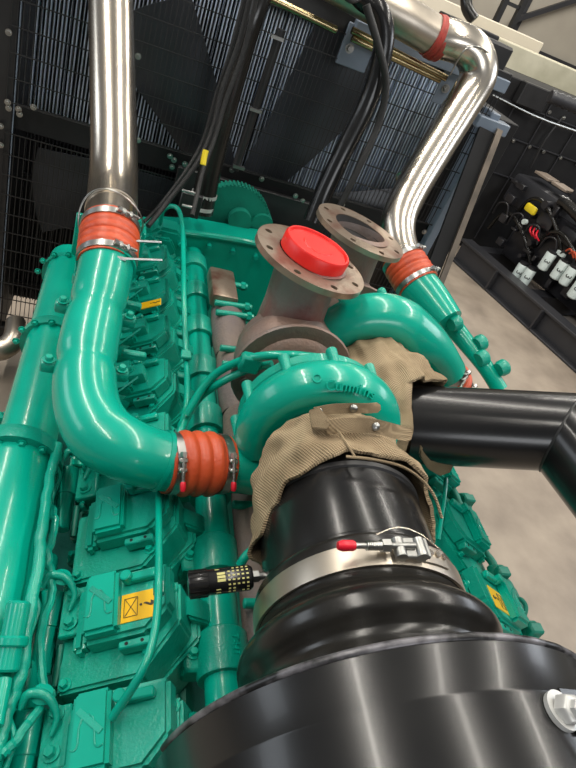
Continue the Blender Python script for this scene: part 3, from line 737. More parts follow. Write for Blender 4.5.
# wide T-bolt clamp
cb = q0+dn*.042
clp = thing('t_bolt_clamp', 'wide silver clamp band with red-tipped bolt around the black intake', 'clamp', cb-Vector((0, 0, .15)))
bm = B(); lathe(bm, cb-dn*.016, dn, [(.177, 0), (.1815, 0), (.182, .006), (.182, .034), (.1815, .040), (.177, .040)], 72, closed=True); obj('band', bm, 'steel_matte', clp, 30)
ang = math.radians(97)
er = Vector((math.cos(ang), 0, math.sin(ang))); et = Vector((-math.sin(ang), 0, math.cos(ang))); 
bm = B(); p = cb+er*.196; 
cyl(bm, p-et*.03, p+et*.072, .0048, 12); cyl(bm, p+et*.012, p+et*.026, .0105, 6); cyl(bm, p+et*.026, p+et*.05, .0075, 14, r2=.006)
for k in range(8): lathe(bm, p+et*(.028+.003*k), et, [(.0048, 0), (.0078, .001), (.0048, .002)], 10)
obj('bolt', bm, 'zinc', clp)
bm = B()
for s0, s1 in ((-.04, -.018), (-.005, .010)): cyl(bm, p+et*s0*1.0-er*.006-dn*.014, p+et*s0-er*.006+dn*.018, .010, 14); 
box(bm, p-et*.03-er*.007, (.036, .05, .008), (dn, et, er), .002)
obj('trunnion', bm, 'zinc', clp)
bm = B(); rows = []
for k in range(13):
    a2 = ang-.02-.045*k; e3 = Vector((math.cos(a2), 0, math.sin(a2))); rows.append([bm.verts.new(cb+e3*rr+dn*hh) for rr, hh in ((.1825, -.017), (.1855, -.016), (.1855, .016), (.1825, .017))])
for A_, C_ in zip(rows, rows[1:]):
    for k in range(4): bm.faces.new((A_[k], A_[(k+1) % 4], C_[(k+1) % 4], C_[k]))
bm.faces.new(rows[0]); bm.faces.new(rows[-1][::-1]); obj('band_tail', bm, 'steel_matte', clp)
bm = B()
for k in range(4):
    a2 = ang-.28-.08*k; e2r = Vector((math.cos(a2), 0, math.sin(a2))); cyl(bm, cb+e2r*.184-dn*.002, cb+e2r*.1885-dn*.002, .0055, 8)
objs('rivet', bm, 'steel', clp)
bm = B(); lathe(bm, p+et*.072-et*.004, et, [(0, 0), (.0065, 0), (.0082, .004), (.0085, .020), (.006, .027), (0, .028)], 16); obj('bolt_tip', bm, 'red_tip', clp, label='red plastic bolt cap')
bm = B(); tube(bm, [p+et*.03+dn*-.02, p+et*-.01-dn*.034, p-et*.05-dn*.03-er*.01, p-et*.09-dn*.014-er*.03], .0012, 6, 6); obj('spring_wire', bm, 'steel', clp)

# restriction indicator
ri0, ri1 = at(188, 585, Z=-.905), at(252, 577, Z=-.88); ad = (ri1-ri0).normalized()
rid = thing('restriction_indicator', 'small black cylindrical gauge with yellow print beside the intake pipe', 'gauge', (ri0+ri1)/2-Vector((0, 0, .03)))
L = (ri1-ri0).length
bm = B(); lathe(bm, ri0, ad, [(0, 0), (.0205, 0), (.023, .003), (.023, .034), (.022, .035), (.022, L-.006), (.018, L), (0, L)], 28); obj('barrel', bm, 'black', rid)
bm = B()
for k in range(16):
    a = 2*PI*k/16; X, Y, Z = frame(ad); box(bm, ri0+ad*.017+(X*math.cos(a)+Y*math.sin(a))*.023, (.002, .004, .03), (X*math.cos(a)+Y*math.sin(a), Y*math.cos(a)-X*math.sin(a), Z))
obj('grip_ribs', bm, 'rubber', rid)
vd = (-(ri0-Vector((0, 0, H)))).normalized(); un = perp(ad, vd)
sv = ad.cross(un)
bm = B()
for row in range(-3, 4):
    a = row*.34; nn = un*math.cos(a)+sv*math.sin(a); tt = sv*math.cos(a)-un*math.sin(a)
    for k in range(5):
        if random.random() < .9: box(bm, ri0+ad*(L*.62+k*.008)+nn*.0222, (.004, .0026, .0006), (ad, tt, nn))
    if row in (2, 3, -3): box(bm, ri0+ad*(L*.45)+nn*.0222, (.008, .0018, .0006), (ad, tt, nn))
obj('yellow_print', bm, 'pale_ink', rid, 0, label='small pale yellow printing')
bm = B()
for row in (-1, 0, 1):
    a = row*.26-.3; nn = un*math.cos(a)+sv*math.sin(a); tt = sv*math.cos(a)-un*math.sin(a); box(bm, ri0+ad*(L*.50)+nn*.0222, (.014, .0046, .0007), (ad, tt, nn))
obj('sight_window', bm, 'pale_ink', rid, 0, label='pale yellow sight window')
fe = at(264, 574, Z=-.875)
bm = B(); cyl(bm, ri1-ad*.002, ri1+ad*.012, .011, 6); cyl(bm, ri1+ad*.010, ri1+ad*.040, .007, 12); cyl(bm, ri1+ad*.022, ri1+ad*.03, .012, 6); obj('fitting', bm, 'zinc', rid)
ring_d = (p_far+dn*.22)

# air filter drum
FC = Vector((.507, .300, -.881)); FR = .328
fd = thing('air_filter_housing', 'huge black round air filter drum across the bottom', 'air filter', V(.507, .05, -1.21))
bm = B(); c = V(*FC)
lathe(bm, c+Vector((0, .012, 0)), (0, -1, 0), [(0, 0), (FR-.03, 0), (FR-.010, .003), (FR, .012), (FR, .066), (FR+.0008, .068), (FR+.0008, .071), (FR, .073), (FR, .46), (FR-.02, .48), (0, .48)], 128)
obj('drum', bm, 'black', fd, 30)
bm = B(); n = 150
for k in range(n):
    a = math.radians(20+150*k/n); wv = .0015*math.sin(k*1.7)+.0012*math.sin(k*.61)
    if k % 1 == 0: pass
tube(bm, [c+Vector((math.cos(math.radians(15+160*k/90))*(FR-.003), .006, math.sin(math.radians(15+160*k/90))*(FR-.003+.0004*math.sin(k*1.3)))) for k in range(91)], .0055, 10, 2)
obj('rim_bead', bm, 'worn', fd, 60)
# clamp ring near the camera with a zinc bolt
bm = B(); lathe(bm, c+Vector((0, -.20, 0)), (0, -1, 0), [(FR, 0), (FR+.005, 0), (FR+.005, .04), (FR, .04)], 128); obj('clamp_ring', bm, 'black_satin', fd, 30)
bc = at(566, 708, d=.66); rad = Vector((bc.x-c.x, 0, bc.z-c.z)); 
sc_ = (FR+.012)/rad.length; bc2 = Vector((c.x+rad.x*sc_, 0, c.z+rad.z*sc_)); rn = rad.normalized()
# solve the point on the drum seen at the bolt's pixel
dray = _f+_r*((566-288)/FPX)-_u*((708-384)/FPX); o = Vector((0, 0, H))
A = dray.x**2+dray.z**2; Bq = 2*((o.x-c.x)*dray.x+(o.z-c.z)*dray.z); Cq = (o.x-c.x)**2+(o.z-c.z)**2-(FR+.01)**2
disc = Bq*Bq-4*A*Cq; tt = (-Bq-math.sqrt(max(disc, 0)))/(2*A); bpnt = o+dray*tt; rn = Vector((bpnt.x-c.x, 0, bpnt.z-c.z)).normalized()
bm = B(); lathe(bm, bpnt-rn*.01, rn, [(0, 0), (.022, 0), (.022, .006), (0, .006)], 24); lathe(bm, bpnt-rn*.004, (rn+Vector((0, -.35, 0))).normalized(), [(0, 0), (.0165, 0), (.0165, .012), (.014, .015), (.010, .016), (.010, .022), (.008, .024), (0, .024)], 6)
bmesh.ops.recalc_face_normals(bm, faces=bm.faces)
obj('latch_bolt', bm, 'band', fd, label='bright zinc bolt')
bm = B(); tube(bm, [bpnt+rn*.006+Vector((.01, -.015, 0)), bpnt+rn*.004+Vector((.016, -.04, 0)), bpnt+Vector((.02, -.075, -.004))], .0025, 8, 5); obj('latch_wire', bm, 'zinc', fd)
td_ = rn.cross(Vector((0, 1, 0)))
bm = B(); box(bm, bpnt-rn*.006+td_*-.035, (.05, .05, .004), (td_, Vector((0, 1, 0)), rn), .001); obj('latch_plate', bm, 'black', fd)

# ================================================================ insulation blankets
def weave_uv(bm):
    """cloth coordinates in metres, unrolled around the sleeve's y axis"""
    uvl = bm.loops.layers.uv.new('weave')
    cx = sum(v.co.x for v in bm.verts)/len(bm.verts); cz = sum(v.co.z for v in bm.verts)/len(bm.verts)
    for f in bm.faces:
        fa = math.atan2(f.calc_center_median().z-cz, f.calc_center_median().x-cx)
        for l in f.loops:
            a = math.atan2(l.vert.co.z-cz, l.vert.co.x-cx)
            if a-fa > PI: a -= 2*PI
            if a-fa < -PI: a += 2*PI
            l[uvl].uv = (a*.17, l.vert.co.y)
def blanket(name, label, centres, radii, edge_lo, edge_hi, seed, th=.007, nt=44, na=110, amp=.006):
    """wrinkled cloth sleeve with thickness along a centre line"""
    cs = catmull([(*c, r) for c, r in zip(centres, radii)], 10); m = len(cs)
    Pp = [Vector(q[:3]) for q in cs]; Rr = [q[3] for q in cs]
    bm = B(); rings = []
    a = Vector((0, 0, 1)); T0 = (Pp[1]-Pp[0]).normalized(); nrm = (a-T0*a.dot(T0)).normalized(); fr = []
    for i in range(m):
        t = (Pp[min(i+1, m-1)]-Pp[max(i-1, 0)]).normalized(); nrm = (nrm-t*nrm.dot(t)).normalized(); fr.append((nrm.copy(), t.cross(nrm), t))
    for j in range(nt+1):
        ring = []
        for k in range(na):
            th_ = 2*PI*k/na
            s = edge_lo(th_)+(edge_hi(th_)-edge_lo(th_))*j/nt; s = max(0, min(.9999, s))*(m-1); i = int(s); f = s-i
            i2 = min(i+1, m-1); p = Pp[i].lerp(Pp[i2], f); r = Rr[i]*(1-f)+Rr[i2]*f
            n_ = fr[i][0].lerp(fr[i2][0], f); b_ = fr[i][1].lerp(fr[i2][1], f)
            d = (n_*math.cos(th_)+b_*math.sin(th_)).normalized()
            u = noise.noise(Vector((math.cos(th_)*2.2+seed, math.sin(th_)*2.2, j*.11)))*amp*2.2
            u += noise.noise(Vector((math.cos(th_)*7, math.sin(th_)*7+seed, j*.10)))*amp*1.1
            u += amp*.7*math.sin(th_*9+j*.25+3*noise.noise(Vector((j*.1, math.cos(th_)*2, seed))))*abs(noise.noise(Vector((math.cos(th_)*1.5, j*.07, seed+4))))*2.2
            ring.append((p+d*(r+u), d))
        rings.append(ring)
    vo = [[bm.verts.new(p) for p, d in rg] for rg in rings]; vi = [[bm.verts.new(p-d*th) for p, d in rg] for rg in rings]
    for j in range(nt):
        for k in range(na):
            q = (k+1) % na
            bm.faces.new((vo[j][k], vo[j][q], vo[j+1][q], vo[j+1][k])); bm.faces.new((vi[j][k], vi[j+1][k], vi[j+1][q], vi[j][q]))
    for k in range(na):
        q = (k+1) % na
        bm.faces.new((vo[0][k], vi[0][k], vi[0][q], vo[0][q])); bm.faces.new((vo[nt][k], vo[nt][q], vi[nt][q], vi[nt][k]))
    weave_uv(bm)
    t = thing(name, label, 'blanket', Pp[m//2]-Vector((0, 0, Rr[m//2])))
    obj('cloth_sleeve', bm, 'cloth', t, 80); return t, rings
# frame for th: nrm ~ +z, so th=0 is the top; b = t x n
cn = [V(.53, .885, -.845), V(.53, .850, -.845), V(.531, .79, -.843), V(.531, .70, -.842), V(.526, .56, -.842)]
def e_hi(t):
    tt = (t+PI) % (2*PI)-PI          # 0 at the top
    return .70+.012*math.sin(tt*3+.5)+.008*math.sin(tt*17)+.16*max(0, min(1, (abs(tt)-.35)/1.3))
b1, rg1 = blanket('insulation_blanket', 'tan woven heat blanket around the near compressor inlet', cn, [.128, .146, .162, .177, .178], lambda t: .02, e_hi, 3.1, amp=.006)
# straps with rivets on top
def strap(parent, pts, wd, up, rivets, name='strap'):
    P = [Vector(p) for p in catmull([tuple(p) for p in pts], 8)]; bm = B(); n = len(P); prev = None
    for i in range(n):
        t = (P[min(i+1, n-1)]-P[max(i-1, 0)]).normalized(); u = perp(t, Vector(up(P[i]))); s = t.cross(u)
        w2 = wd*.5*(1 if i < n-3 else (1-.25*(i-(n-3))))
        q = [bm.verts.new(P[i]+s*w2+u*.004), bm.verts.new(P[i]-s*w2+u*.004), bm.verts.new(P[i]-s*w2), bm.verts.new(P[i]+s*w2)]
        if prev:
            for k in range(4): bm.faces.new((prev[k], prev[(k+1) % 4], q[(k+1) % 4], q[k]))
        else: bm.faces.new(q)
        prev = q
    bm.faces.new(prev[::-1]); weave_uv(bm); so = obj(name, bm, 'cloth', parent, 40)
    bm = B()
    for k in rivets:
        u = Vector(up(P[k])).normalized(); lathe(bm, P[k]+u*.003, u, [(0, 0), (.0085, 0), (.008, .003), (.003, .006), (0, .006)], 14)
    objs('rivet', bm, 'zinc', so)
cA = V(.53, 0, -.843)
upf = lambda p: Vector((p.x-cA.x, -.25, p.z-cA.z)).normalized()
def polar(a, y, r): return cA+Vector((math.cos(math.radians(a))*r, y, math.sin(math.radians(a))*r))
strap(b1, [polar(120, .850, .158), polar(108, .846, .163), polar(95, .843, .168), polar(84, .840, .178), polar(77, .840, .190)], .020, upf, (2, 17))
strap(b1, [polar(116, .785, .176), polar(104, .782, .180), polar(88, .780, .184), polar(72, .778, .190), polar(62, .775, .202)], .028, upf, (17,))
bm = B()
prism(bm, [polar(124, .855, .158), polar(117, .85, .164), polar(113, .79, .180), polar(117, .77, .182), polar(125, .79, .176)], (0, -.0, .006), .001)
weave_uv(bm); obj('folded_flap', bm, 'cloth', b1)
bm = B(); tube(bm, [polar(117, .84, .148), polar(113, .82, .160), polar(115, .80, .166), polar(110, .775, .176), polar(108, .74, .182), polar(105, .70, .182)], .0022, 6, 5)
tube(bm, [polar(110, .70, .183), polar(95, .69, .184), polar(76, .685, .185), polar(60, .675, .186), polar(45, .665, .186), polar(30, .65, .187)], .0028, 6, 5)
weave_uv(bm); obj('stitched_seam', bm, 'cloth', b1)

# second blanket: elbow from the far compressor inlet to the right
pr0 = at(440, 428, Z=-.87)
e0 = cc2+Vector((0, -.03, 0))
pe = at(408, 418, Z=-.865)
cn2 = [e0, e0+Vector((.0, -.10, 0)), e0+Vector((.015, -.16, -.0)), e0+Vector((.03, -.20, -.005)), pe+Vector((.0, -.0, 0))]
b2, rg2 = blanket('insulation_blanket', 'tan woven heat blanket wrapping the farther compressor inlet elbow', cn2, [.115, .145, .150, .142, .116], lambda t: .02, lambda t: .90+.08*math.cos(t)+.03*math.sin(t*2+1)+.012*math.sin(t*11), 8.4, amp=.009)
bm = B()
hp_ = [at(px, py, Y=.96) for px, py in ((421, 446), (430, 462), (446, 463), (457, 460), (451, 473), (440, 477), (428, 470), (419, 456))]
prism(bm, hp_, (.004, .035, 0), .004); weave_uv(bm); obj('folded_hem', bm, 'cloth', b2)

# black cross pipe to the right with a mitred bend
q0 = at(428, 425, Z=-.862); q1 = at(562, 432, Z=-.755)
d01 = (q1-q0).normalized()
q2 = q1+Vector((.10, -1.0, .02))
bm = B()
def mitre(bm, pts, r, seg=56):
    rings = []; n = len(pts)
    for i in range(n):
        if i == 0: t = pts[1]-pts[0]; nrm_ = t
        elif i == n-1: nrm_ = pts[-1]-pts[-2]
        else: nrm_ = (pts[i+1]-pts[i]).normalized()+(pts[i]-pts[i-1]).normalized()
        nrm_ = nrm_.normalized()
        t = (pts[1]-pts[0]).normalized() if i == 0 else (pts[i]-pts[i-1]).normalized()
        if i == 0: X, Y, Z = frame(t); base = [(X*math.cos(2*PI*k/seg)+Y*math.sin(2*PI*k/seg))*r for k in range(seg)]; ring = [pts[0]+b for b in base]
        else: ring = [p+t*((pts[i]-p).dot(nrm_)/t.dot(nrm_)) for p in rings[-1]]
        rings.append(ring)
    vs_ = [[bm.verts.new(p) for p in rg] for rg in rings]
    for A_, C_ in zip(vs_, vs_[1:]):
        for k in range(seg): bm.faces.new((A_[k], A_[(k+1) % seg], C_[(k+1) % seg], C_[k]))
    bm.faces.new(vs_[0][::-1]); bm.faces.new(vs_[-1]); return rings
cpx = thing('intake_pipe', 'glossy black pipe with mitred bend running off to the right', 'pipe', (q0+q1)/2-Vector((0, 0, .12)))
rg = mitre(bm, [q0-d01*.06, q1, q2], .104); obj('pipe_body', bm, 'black', cpx, 30)
bm = B(); tube(bm, rg[1][::2], .0035, 6, 2, closed=True); obj('weld_bead', bm, 'black_satin', cpx)

# ================================================================ RADIATOR
RY = 2.62
rad = thing('radiator', 'large black framed radiator with wire guard behind the teal engine', 'radiator', V(.55, RY+.1, -2.2))
xl, xr = -.42, 1.50; zt, zb = .02, -2.0
zt_r = -.30
def rp(name, bm, m, label=None, smooth=0): return obj(name, bm, m, rad, smooth, label=label)
bm = B(); box(bm, V(xl-.06, RY+.02, -1.0), (.17, .08, 2.5), None, .004); rp('side_post', bm, 'black_satin')
bm = B(); box(bm, V(xl+.028, RY-.022, -1.0), (.004, .006, 2.4)); rp('edge_highlight_strip', bm, 'bluegrey', 'thin pale strip painted as an edge highlight')  # pale strip paints the highlight along the post's front edge
bm = B(); box(bm, V(xr+.02, RY+.0, -1.26), (.045, .10, 1.9), None, .004); rp('side_post', bm, 'bluegrey', 'grey-blue side post')
bm = B(); box(bm, V(xr+.12, RY+.25, -1.28), (.12, .5, 1.9), None, .004); rp('side_panel', bm, 'black_flat')
bm = B(); box(bm, V(.55, RY+.01, -.92), (1.94, .03, .095), None, .003); rp('cross_bar', bm, 'black_flat')
bm = B(); box(bm, V(.62, RY-.03, -.985), (.72, .03, .13), None, .003); rp('perforated_bar', bm, 'black_satin')
bm = B(); box(bm, V(.55, RY+.01, -.2), (1.94, .05, .09), None, .004); rp('top_bar', bm, 'black_satin')
bm = B(); box(bm, V(1.14, RY-.04, -.205), (.72, .04, .05), None, .003); rp('top_rail', bm, 'bluegrey', 'grey-blue sheet rail')
bm = B(); box(bm, V(.50, RY+.06, -.12), (1.95, .14, .10), None, .01); rp('top_tank', bm, 'black_satin')
bm = B(); box(bm, V(.55, RY+.01, -1.98), (1.94, .05, .09), None, .004); rp('bottom_bar', bm, 'black_satin')
for xx in (.37,):
    bm = B(); box(bm, V(xx, RY-.02, -.55), (.05, .03, .72), None, .003); rp('centre_post', bm, 'black_flat')
    bm = B(); cyl(bm, V(xx+.12, RY-.06, -.86), V(xx+.14, RY-.06, -.30), .018, 14); rp('adjuster_rod', bm, 'black_satin', smooth=40)
    bm = B()
    for z in (-.33, -.60, -.84): box(bm, V(xx+.13, RY-.075, z), (.05, .02, .012))
    objs('rod_clip', bm, 'zinc', rad, 0)
# gusset plates
for (px, py) in ((357, 48), (452, 88)):
    c = at(px, py, Y=RY-.03); bm = B(); box(bm, c, (.13, .012, .15), None, .003); g = rp('gusset_plate', bm, 'bluegrey', 'grey-blue corner plate')
    bm = B(); bolt(bm, c+Vector((-.03, -.006, -.01)), (0, -1, 0), .012, .012); obj('plate_bolt', bm, 'zinc', g)
# bolt heads seen on the frame
bpx = [(8, 33), (7, 103), (8, 109), (18, 110), (19, 115), (33, 108), (0, 127), (0, 146), (138, 57), (138, 141), (170, 157), (172, 168), (185, 165), (174, 161), (232, 171), (262, 180), (243, 190), (251, 190), (296, 197), (303, 202), (343, 206), (425, 233), (220, 185), (228, 245), (420, 155)]
for (px, py) in bpx:
    c = at(px, py, Y=RY-.05); bm = B(); bolt(bm, c+Vector((0, .012, 0)), (0, -1, 0), .008, .008); rp('frame_bolt', bm, 'zinc', smooth=30)
# wire guard: two leaves (above and below the cross bar), one mesh each
def guard(x0, x1, z0, z1, y, sx, sz, name='wire_guard'):
    bm = B()
    n = int((x1-x0)/sx)
    for i in range(n+1): box(bm, V(x0+(x1-x0)*i/n, y, (z0+z1)/2), (.003, .003, z1-z0))
    n = int((z1-z0)/sz)
    for i in range(n+1): box(bm, V((x0+x1)/2, y-.004, z0+(z1-z0)*i/n), (x1-x0, .003, .004))
    return bm
bm = guard(xl, xr, -.86, -.24, RY-.03, .0195, .083); rp('wire_guard', bm, 'black_satin')
bm = guard(xl, xr, -1.93, -.98, RY-.03, .0195, .083); rp('wire_guard', bm, 'black_satin')
# finned core
bm = B(); box(bm, V(.55, RY+.42, -1.05), (1.9, .10, 1.9)); rp('core_body', bm, 'black_flat')
bm = B()
n = 120
for i in range(n):
    x = xl+.02+(xr-xl-.04)*i/(n-1); box(bm, V(x, RY+.36, -.60), (.005, .03, .95))
rp('cooling_fins', bm, 'fin')
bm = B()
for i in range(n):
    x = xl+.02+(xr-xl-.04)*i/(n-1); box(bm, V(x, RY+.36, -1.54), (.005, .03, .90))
rp('shade_dark_fins', bm, 'skid')  # same fins, coloured charcoal to stand for shade low in the core
bm = B()
for z in (-.25, -1.3, -1.9): box(bm, V(.55, RY+.335, z), (1.9, .02, .03))
objs('core_strap', bm, 'black_flat', rad, 0)
bm = B(); box(bm, V(xl+.0, RY+.22, -1.05), (.06, .36, 1.95)); rp('shroud_side', bm, 'black_flat')
# fan behind the guard
fanc = V(.58, RY+.17, -1.13)
_bt = at(318, 110, Y=RY+.17)-fanc; BA0 = math.atan2(_bt.z, _bt.x)
fan = thing('cooling_fan', 'large dark fan with broad blades behind the wire guard', 'fan', fanc)
bm = B(); lathe(bm, fanc+Vector((0, -.06, 0)), (0, 1, 0), [(0, 0), (.10, 0), (.13, .02), (.13, .10), (0, .10)], 32); obj('hub', bm, 'black_satin', fan)
for k in range(6):
    a = 2*PI*k/6+BA0; er = Vector((math.cos(a), 0, math.sin(a))); et = Vector((-math.sin(a), 0, math.cos(a)))
    bm = B(); rows = []
    for j in range(9):
        s = j/8; r = .11+.80*s; wd = .09+.15*s**.8; tw = math.radians(34-20*s)
        row = []
        for m_ in range(7):
            q = m_/6-.5; cam_ = .02*(1-(2*q)**2)
            p = fanc+er*(r+(-.03*(2*q)**2 if j == 8 else 0))+et*(q*wd*2*math.cos(tw)*.9+.05*s*s)+Vector((0, q*wd*math.sin(tw)*.7-cam_, 0)); row.append(p)
        rows.append(row)
    up_ = [[bm.verts.new(p) for p in rw] for rw in rows]; dn_ = [[bm.verts.new(p+Vector((0, .006, 0))) for p in rw] for rw in rows]
    for j in range(8):
        for m_ in range(6):
            bm.faces.new((up_[j][m_], up_[j][m_+1], up_[j+1][m_+1], up_[j+1][m_])); bm.faces.new((dn_[j][m_], dn_[j+1][m_], dn_[j+1][m_+1], dn_[j][m_+1]))
    edge = up_[0][:]+[r_[-1] for r_ in up_[1:]]+up_[-1][-2::-1]+[r_[0] for r_ in up_[-2:0:-1]]
    edged = dn_[0][:]+[r_[-1] for r_ in dn_[1:]]+dn_[-1][-2::-1]+[r_[0] for r_ in dn_[-2:0:-1]]
    for i in range(len(edge)): bm.faces.new((edge[i], edge[(i+1) % len(edge)], edged[(i+1) % len(edge)], edged[i]))
    obj('blade', bm, 'fanblade', fan, 50)
# brace at the right corner
st0, st1 = V(1.55, 2.54, -.36), at(440, 285, X=1.50)
st1 = st0+(st1-st0)*1.5
br = thing('support_brace', 'dark angle brace with raw steel edge slanting down from the radiator corner', 'brace', st0+(st1-st0))
bm = B(); beam(bm, st0, st1, .030, .010, (0, 1, 0)); obj('raw_edge', bm, 'strut', br, 0, label='bare brownish steel edge')
bm = B(); beam(bm, st0+Vector((-.055, .01, -.02)), st1+Vector((-.055, .01, 0)), .075, .012, (0, 1, 0)); obj('web', bm, 'black_flat', br, 0)
bm = B(); box(bm, V(1.52, 2.60, -.36), (.16, .10, .05), None, .004); rp('corner_ledge', bm, 'bluegrey', 'grey-blue corner ledge')

# brass-like tubes below the top pipe
for k, (a_, b_) in enumerate((((352, 30), (446, 78)), ((352, 38), (440, 80)))):
    A_ = at(*a_, Y=2.47); B_ = at(*b_, Y=2.47); bm = B(); tube(bm, [A_, A_.lerp(B_, .5), B_], .013, 14, 2)
    tag(obj('bleed_tube', bm, 'brass'), ('upper thin brownish metal tube under the top steel pipe', 'lower thin brownish metal tube under the top steel pipe')[k], 'tube')
for k, (a_, b_) in enumerate((((262, -6), (336, 30)), ((322, -14), (352, 6)))):
    A_ = at(*a_, Y=2.45); B_ = at(*b_, Y=2.45); bm = B(); tube(bm, [A_, A_.lerp(B_, .5), B_], .014, 14, 2)
    tag(obj('bleed_tube', bm, 'brass'), ('thin brownish tube along the top frame left of the black elbow', 'short brownish tube at the very top edge')[k], 'tube')

# black coolant pipes and cables
bm = B(); tube(bm, [at(345, -25, Y=2.35), at(362, -2, Y=2.33), at(379, 12, Y=2.30), at(384, 38, Y=2.28), at(377, 75, Y=2.26), at(364, 110, Y=2.24), at(344, 150, Y=2.20), at(325, 190, Y=2.16), at(312, 222, Y=2.12)], [.036]*9, 22, 8)
tag(obj('coolant_pipe', bm, 'black'), 'glossy black bent pipe in front of the radiator, right of centre', 'pipe')
bm = B(); tube(bm, [at(366, 5, Y=2.2), at(378, 45, Y=2.18), at(386, 85, Y=2.18), at(378, 125, Y=2.17), at(360, 165, Y=2.13), at(338, 210, Y=2.10)], .013, 12, 8)
tag(obj('rubber_cable', bm, 'cable'), 'black cable strapped along the glossy bent coolant pipe', 'cable')
bm = B(); tube(bm, [at(268, -20, Y=2.36), at(253, 20, Y=2.33), at(240, 65, Y=2.33), at(224, 120, Y=2.32), at(210, 170, Y=2.32), at(201, 212, Y=2.31)], [.034, .034, .034, .037, .044, .049], 20, 8)
ch = tag(obj('coolant_hose', bm, 'rubber', None, 60), 'black rubber hose running down to the engine, left of centre', 'hose')
for i, (px, py, yy) in enumerate(((204, 196, 2.318), (201, 208, 2.31))):
    c = at(px, py, Y=yy); d = (at(210, 170, Y=2.32)-at(201, 212, Y=2.31)).normalized()
    bm = B(); lathe(bm, c, d, [(.048, 0), (.0505, 0), (.0505, .014), (.048, .014)], 28, closed=True); cyl(bm, c+Vector((-.038, -.036, 0)), c+Vector((-.038, -.036, .016)), .008, 8)
    tag(obj('hose_clamp', bm, 'band', None, 40), ('upper silver clamp band on the black hose by the gear housing', 'lower silver clamp band on the black hose by the gear housing')[i], 'clamp')
cabs = [([(252, -10), (240, 40), (222, 90), (212, 130), (196, 165), (165, 205), (148, 226)], .009, 2.2, 'black cable left of the coolant hose, sweeping to the left corner'),
        ([(246, -10), (232, 45), (216, 95), (203, 140), (185, 172), (160, 205), (144, 222)], .006, 2.22, 'thinner outer black cable sweeping to the left corner'),
        ([(258, -10), (244, 50), (226, 100), (214, 140), (203, 170), (196, 200), (192, 216)], .008, 2.17, 'black cable running straight down to the yellow tag'),
        ([(368, -8), (352, 0), (338, -12)], .010, 2.2, 'short black cable at the top of the bent pipe')]
for pts, r, yy, lb in cabs:
    bm = B(); n = len(pts); tube(bm, [at(px, py, Y=yy-.28*(i/(n-1))**2) for i, (px, py) in enumerate(pts)], r, 10, 8); tag(obj('cable', bm, 'cable'), lb, 'cable')
bm = B(); tube(bm, [at(206, 150, Y=2.03), at(204, 158, Y=2.02), at(203, 165, Y=2.01)], .010, 10, 3); tag(obj('cable_marker', bm, 'yellow_tag'), 'small yellow marker sleeve on the cable by the black hose', 'marker')
bm = B(); c = at(190, 205, Y=2.16); box(bm, c, (.08, .02, .09), None, .003); tag(obj('mounting_bracket', bm, 'black_satin'), 'small black bracket with two zinc pins left of the black hose', 'bracket')
for k, (py) in enumerate((190, 205)):
    bm = B(); p = at(182, py, Y=2.12); cyl(bm, p, p+Vector((.05, 0, .0)), .005, 8); tag(obj('zinc_pin', bm, 'zinc'), ('upper zinc pin on the small black bracket', 'lower zinc pin on the small black bracket')[k], 'pin')

# silver elbow at the left edge
bm = B(); tube(bm, [at(-30, 345, Y=2.35), at(-6, 349, Y=2.35), at(6, 347, Y=2.36), at(14, 338, Y=2.40), at(16, 322, Y=2.50)], [.055, .055, .052, .048, .044], 24, 8)
tag(obj('drain_elbow', bm, 'steel_matte', None, 60), 'silver elbow pipe low at the left edge by the radiator', 'pipe')
bm = B(); box(bm, at(-12, 418, Z=-1.35), (.10, .04, .04), None, .008); cyl(bm, at(4, 416, Z=-1.33), at(8, 414, Z=-1.33), .012, 10)
epart('side_fitting', bm, 'green')

# ================================================================ SECOND GENERATOR (right background)
sA, sB = at(456, 261, Z=-2.3), at(576, 369.6, Z=-2.3)
sd = (sB-sA).normalized(); sn = Vector((-sd.y, sd.x, 0));
if sn.x < 0: sn = -sn
upz = Vector((0, 0, 1)); axs = (sd, sn, upz)
A0 = sA; HT = .27; S0 = -.05
s2 = thing('generator_skid', 'long charcoal steel skid on the floor under the black engine', 'skid', Vector((sA.x, sA.y, 0)))
Ls = 4.1
def sp_(s, n, z): return sA+sd*s+sn*n+upz*(z)
bm = B(); box(bm, sp_(Ls/2+S0, .03, HT/2), (Ls, .05, HT-.04), axs); obj('web', bm, 'skid', s2, 0)
bm = B(); box(bm, sp_(Ls/2+S0, .04, HT-.015), (Ls, .17, .03), axs, .004); box(bm, sp_(Ls/2+S0, .0, .012), (Ls, .15, .024), axs, .004); objs('flange', bm, 'skid', s2, 0)
for s in (-.2, .62, 1.35, 2.1):
    bm = B(); box(bm, sp_(s, -.03, HT/2), (.02, .10, HT-.05), axs); obj('stiffener', bm, 'skid', s2, 0)
bm = B(); box(bm, sp_(Ls/2+S0, 1.2, HT/2), (Ls, .12, HT), axs); obj('far_rail', bm, 'skid', s2, 0)
bm = B()
for s in (.1, 1.0, 2.0, 3.2): box(bm, sp_(s, .6, HT/2), (.15, 1.1, HT-.06), axs)
objs('cross_member', bm, 'skid', s2, 0)
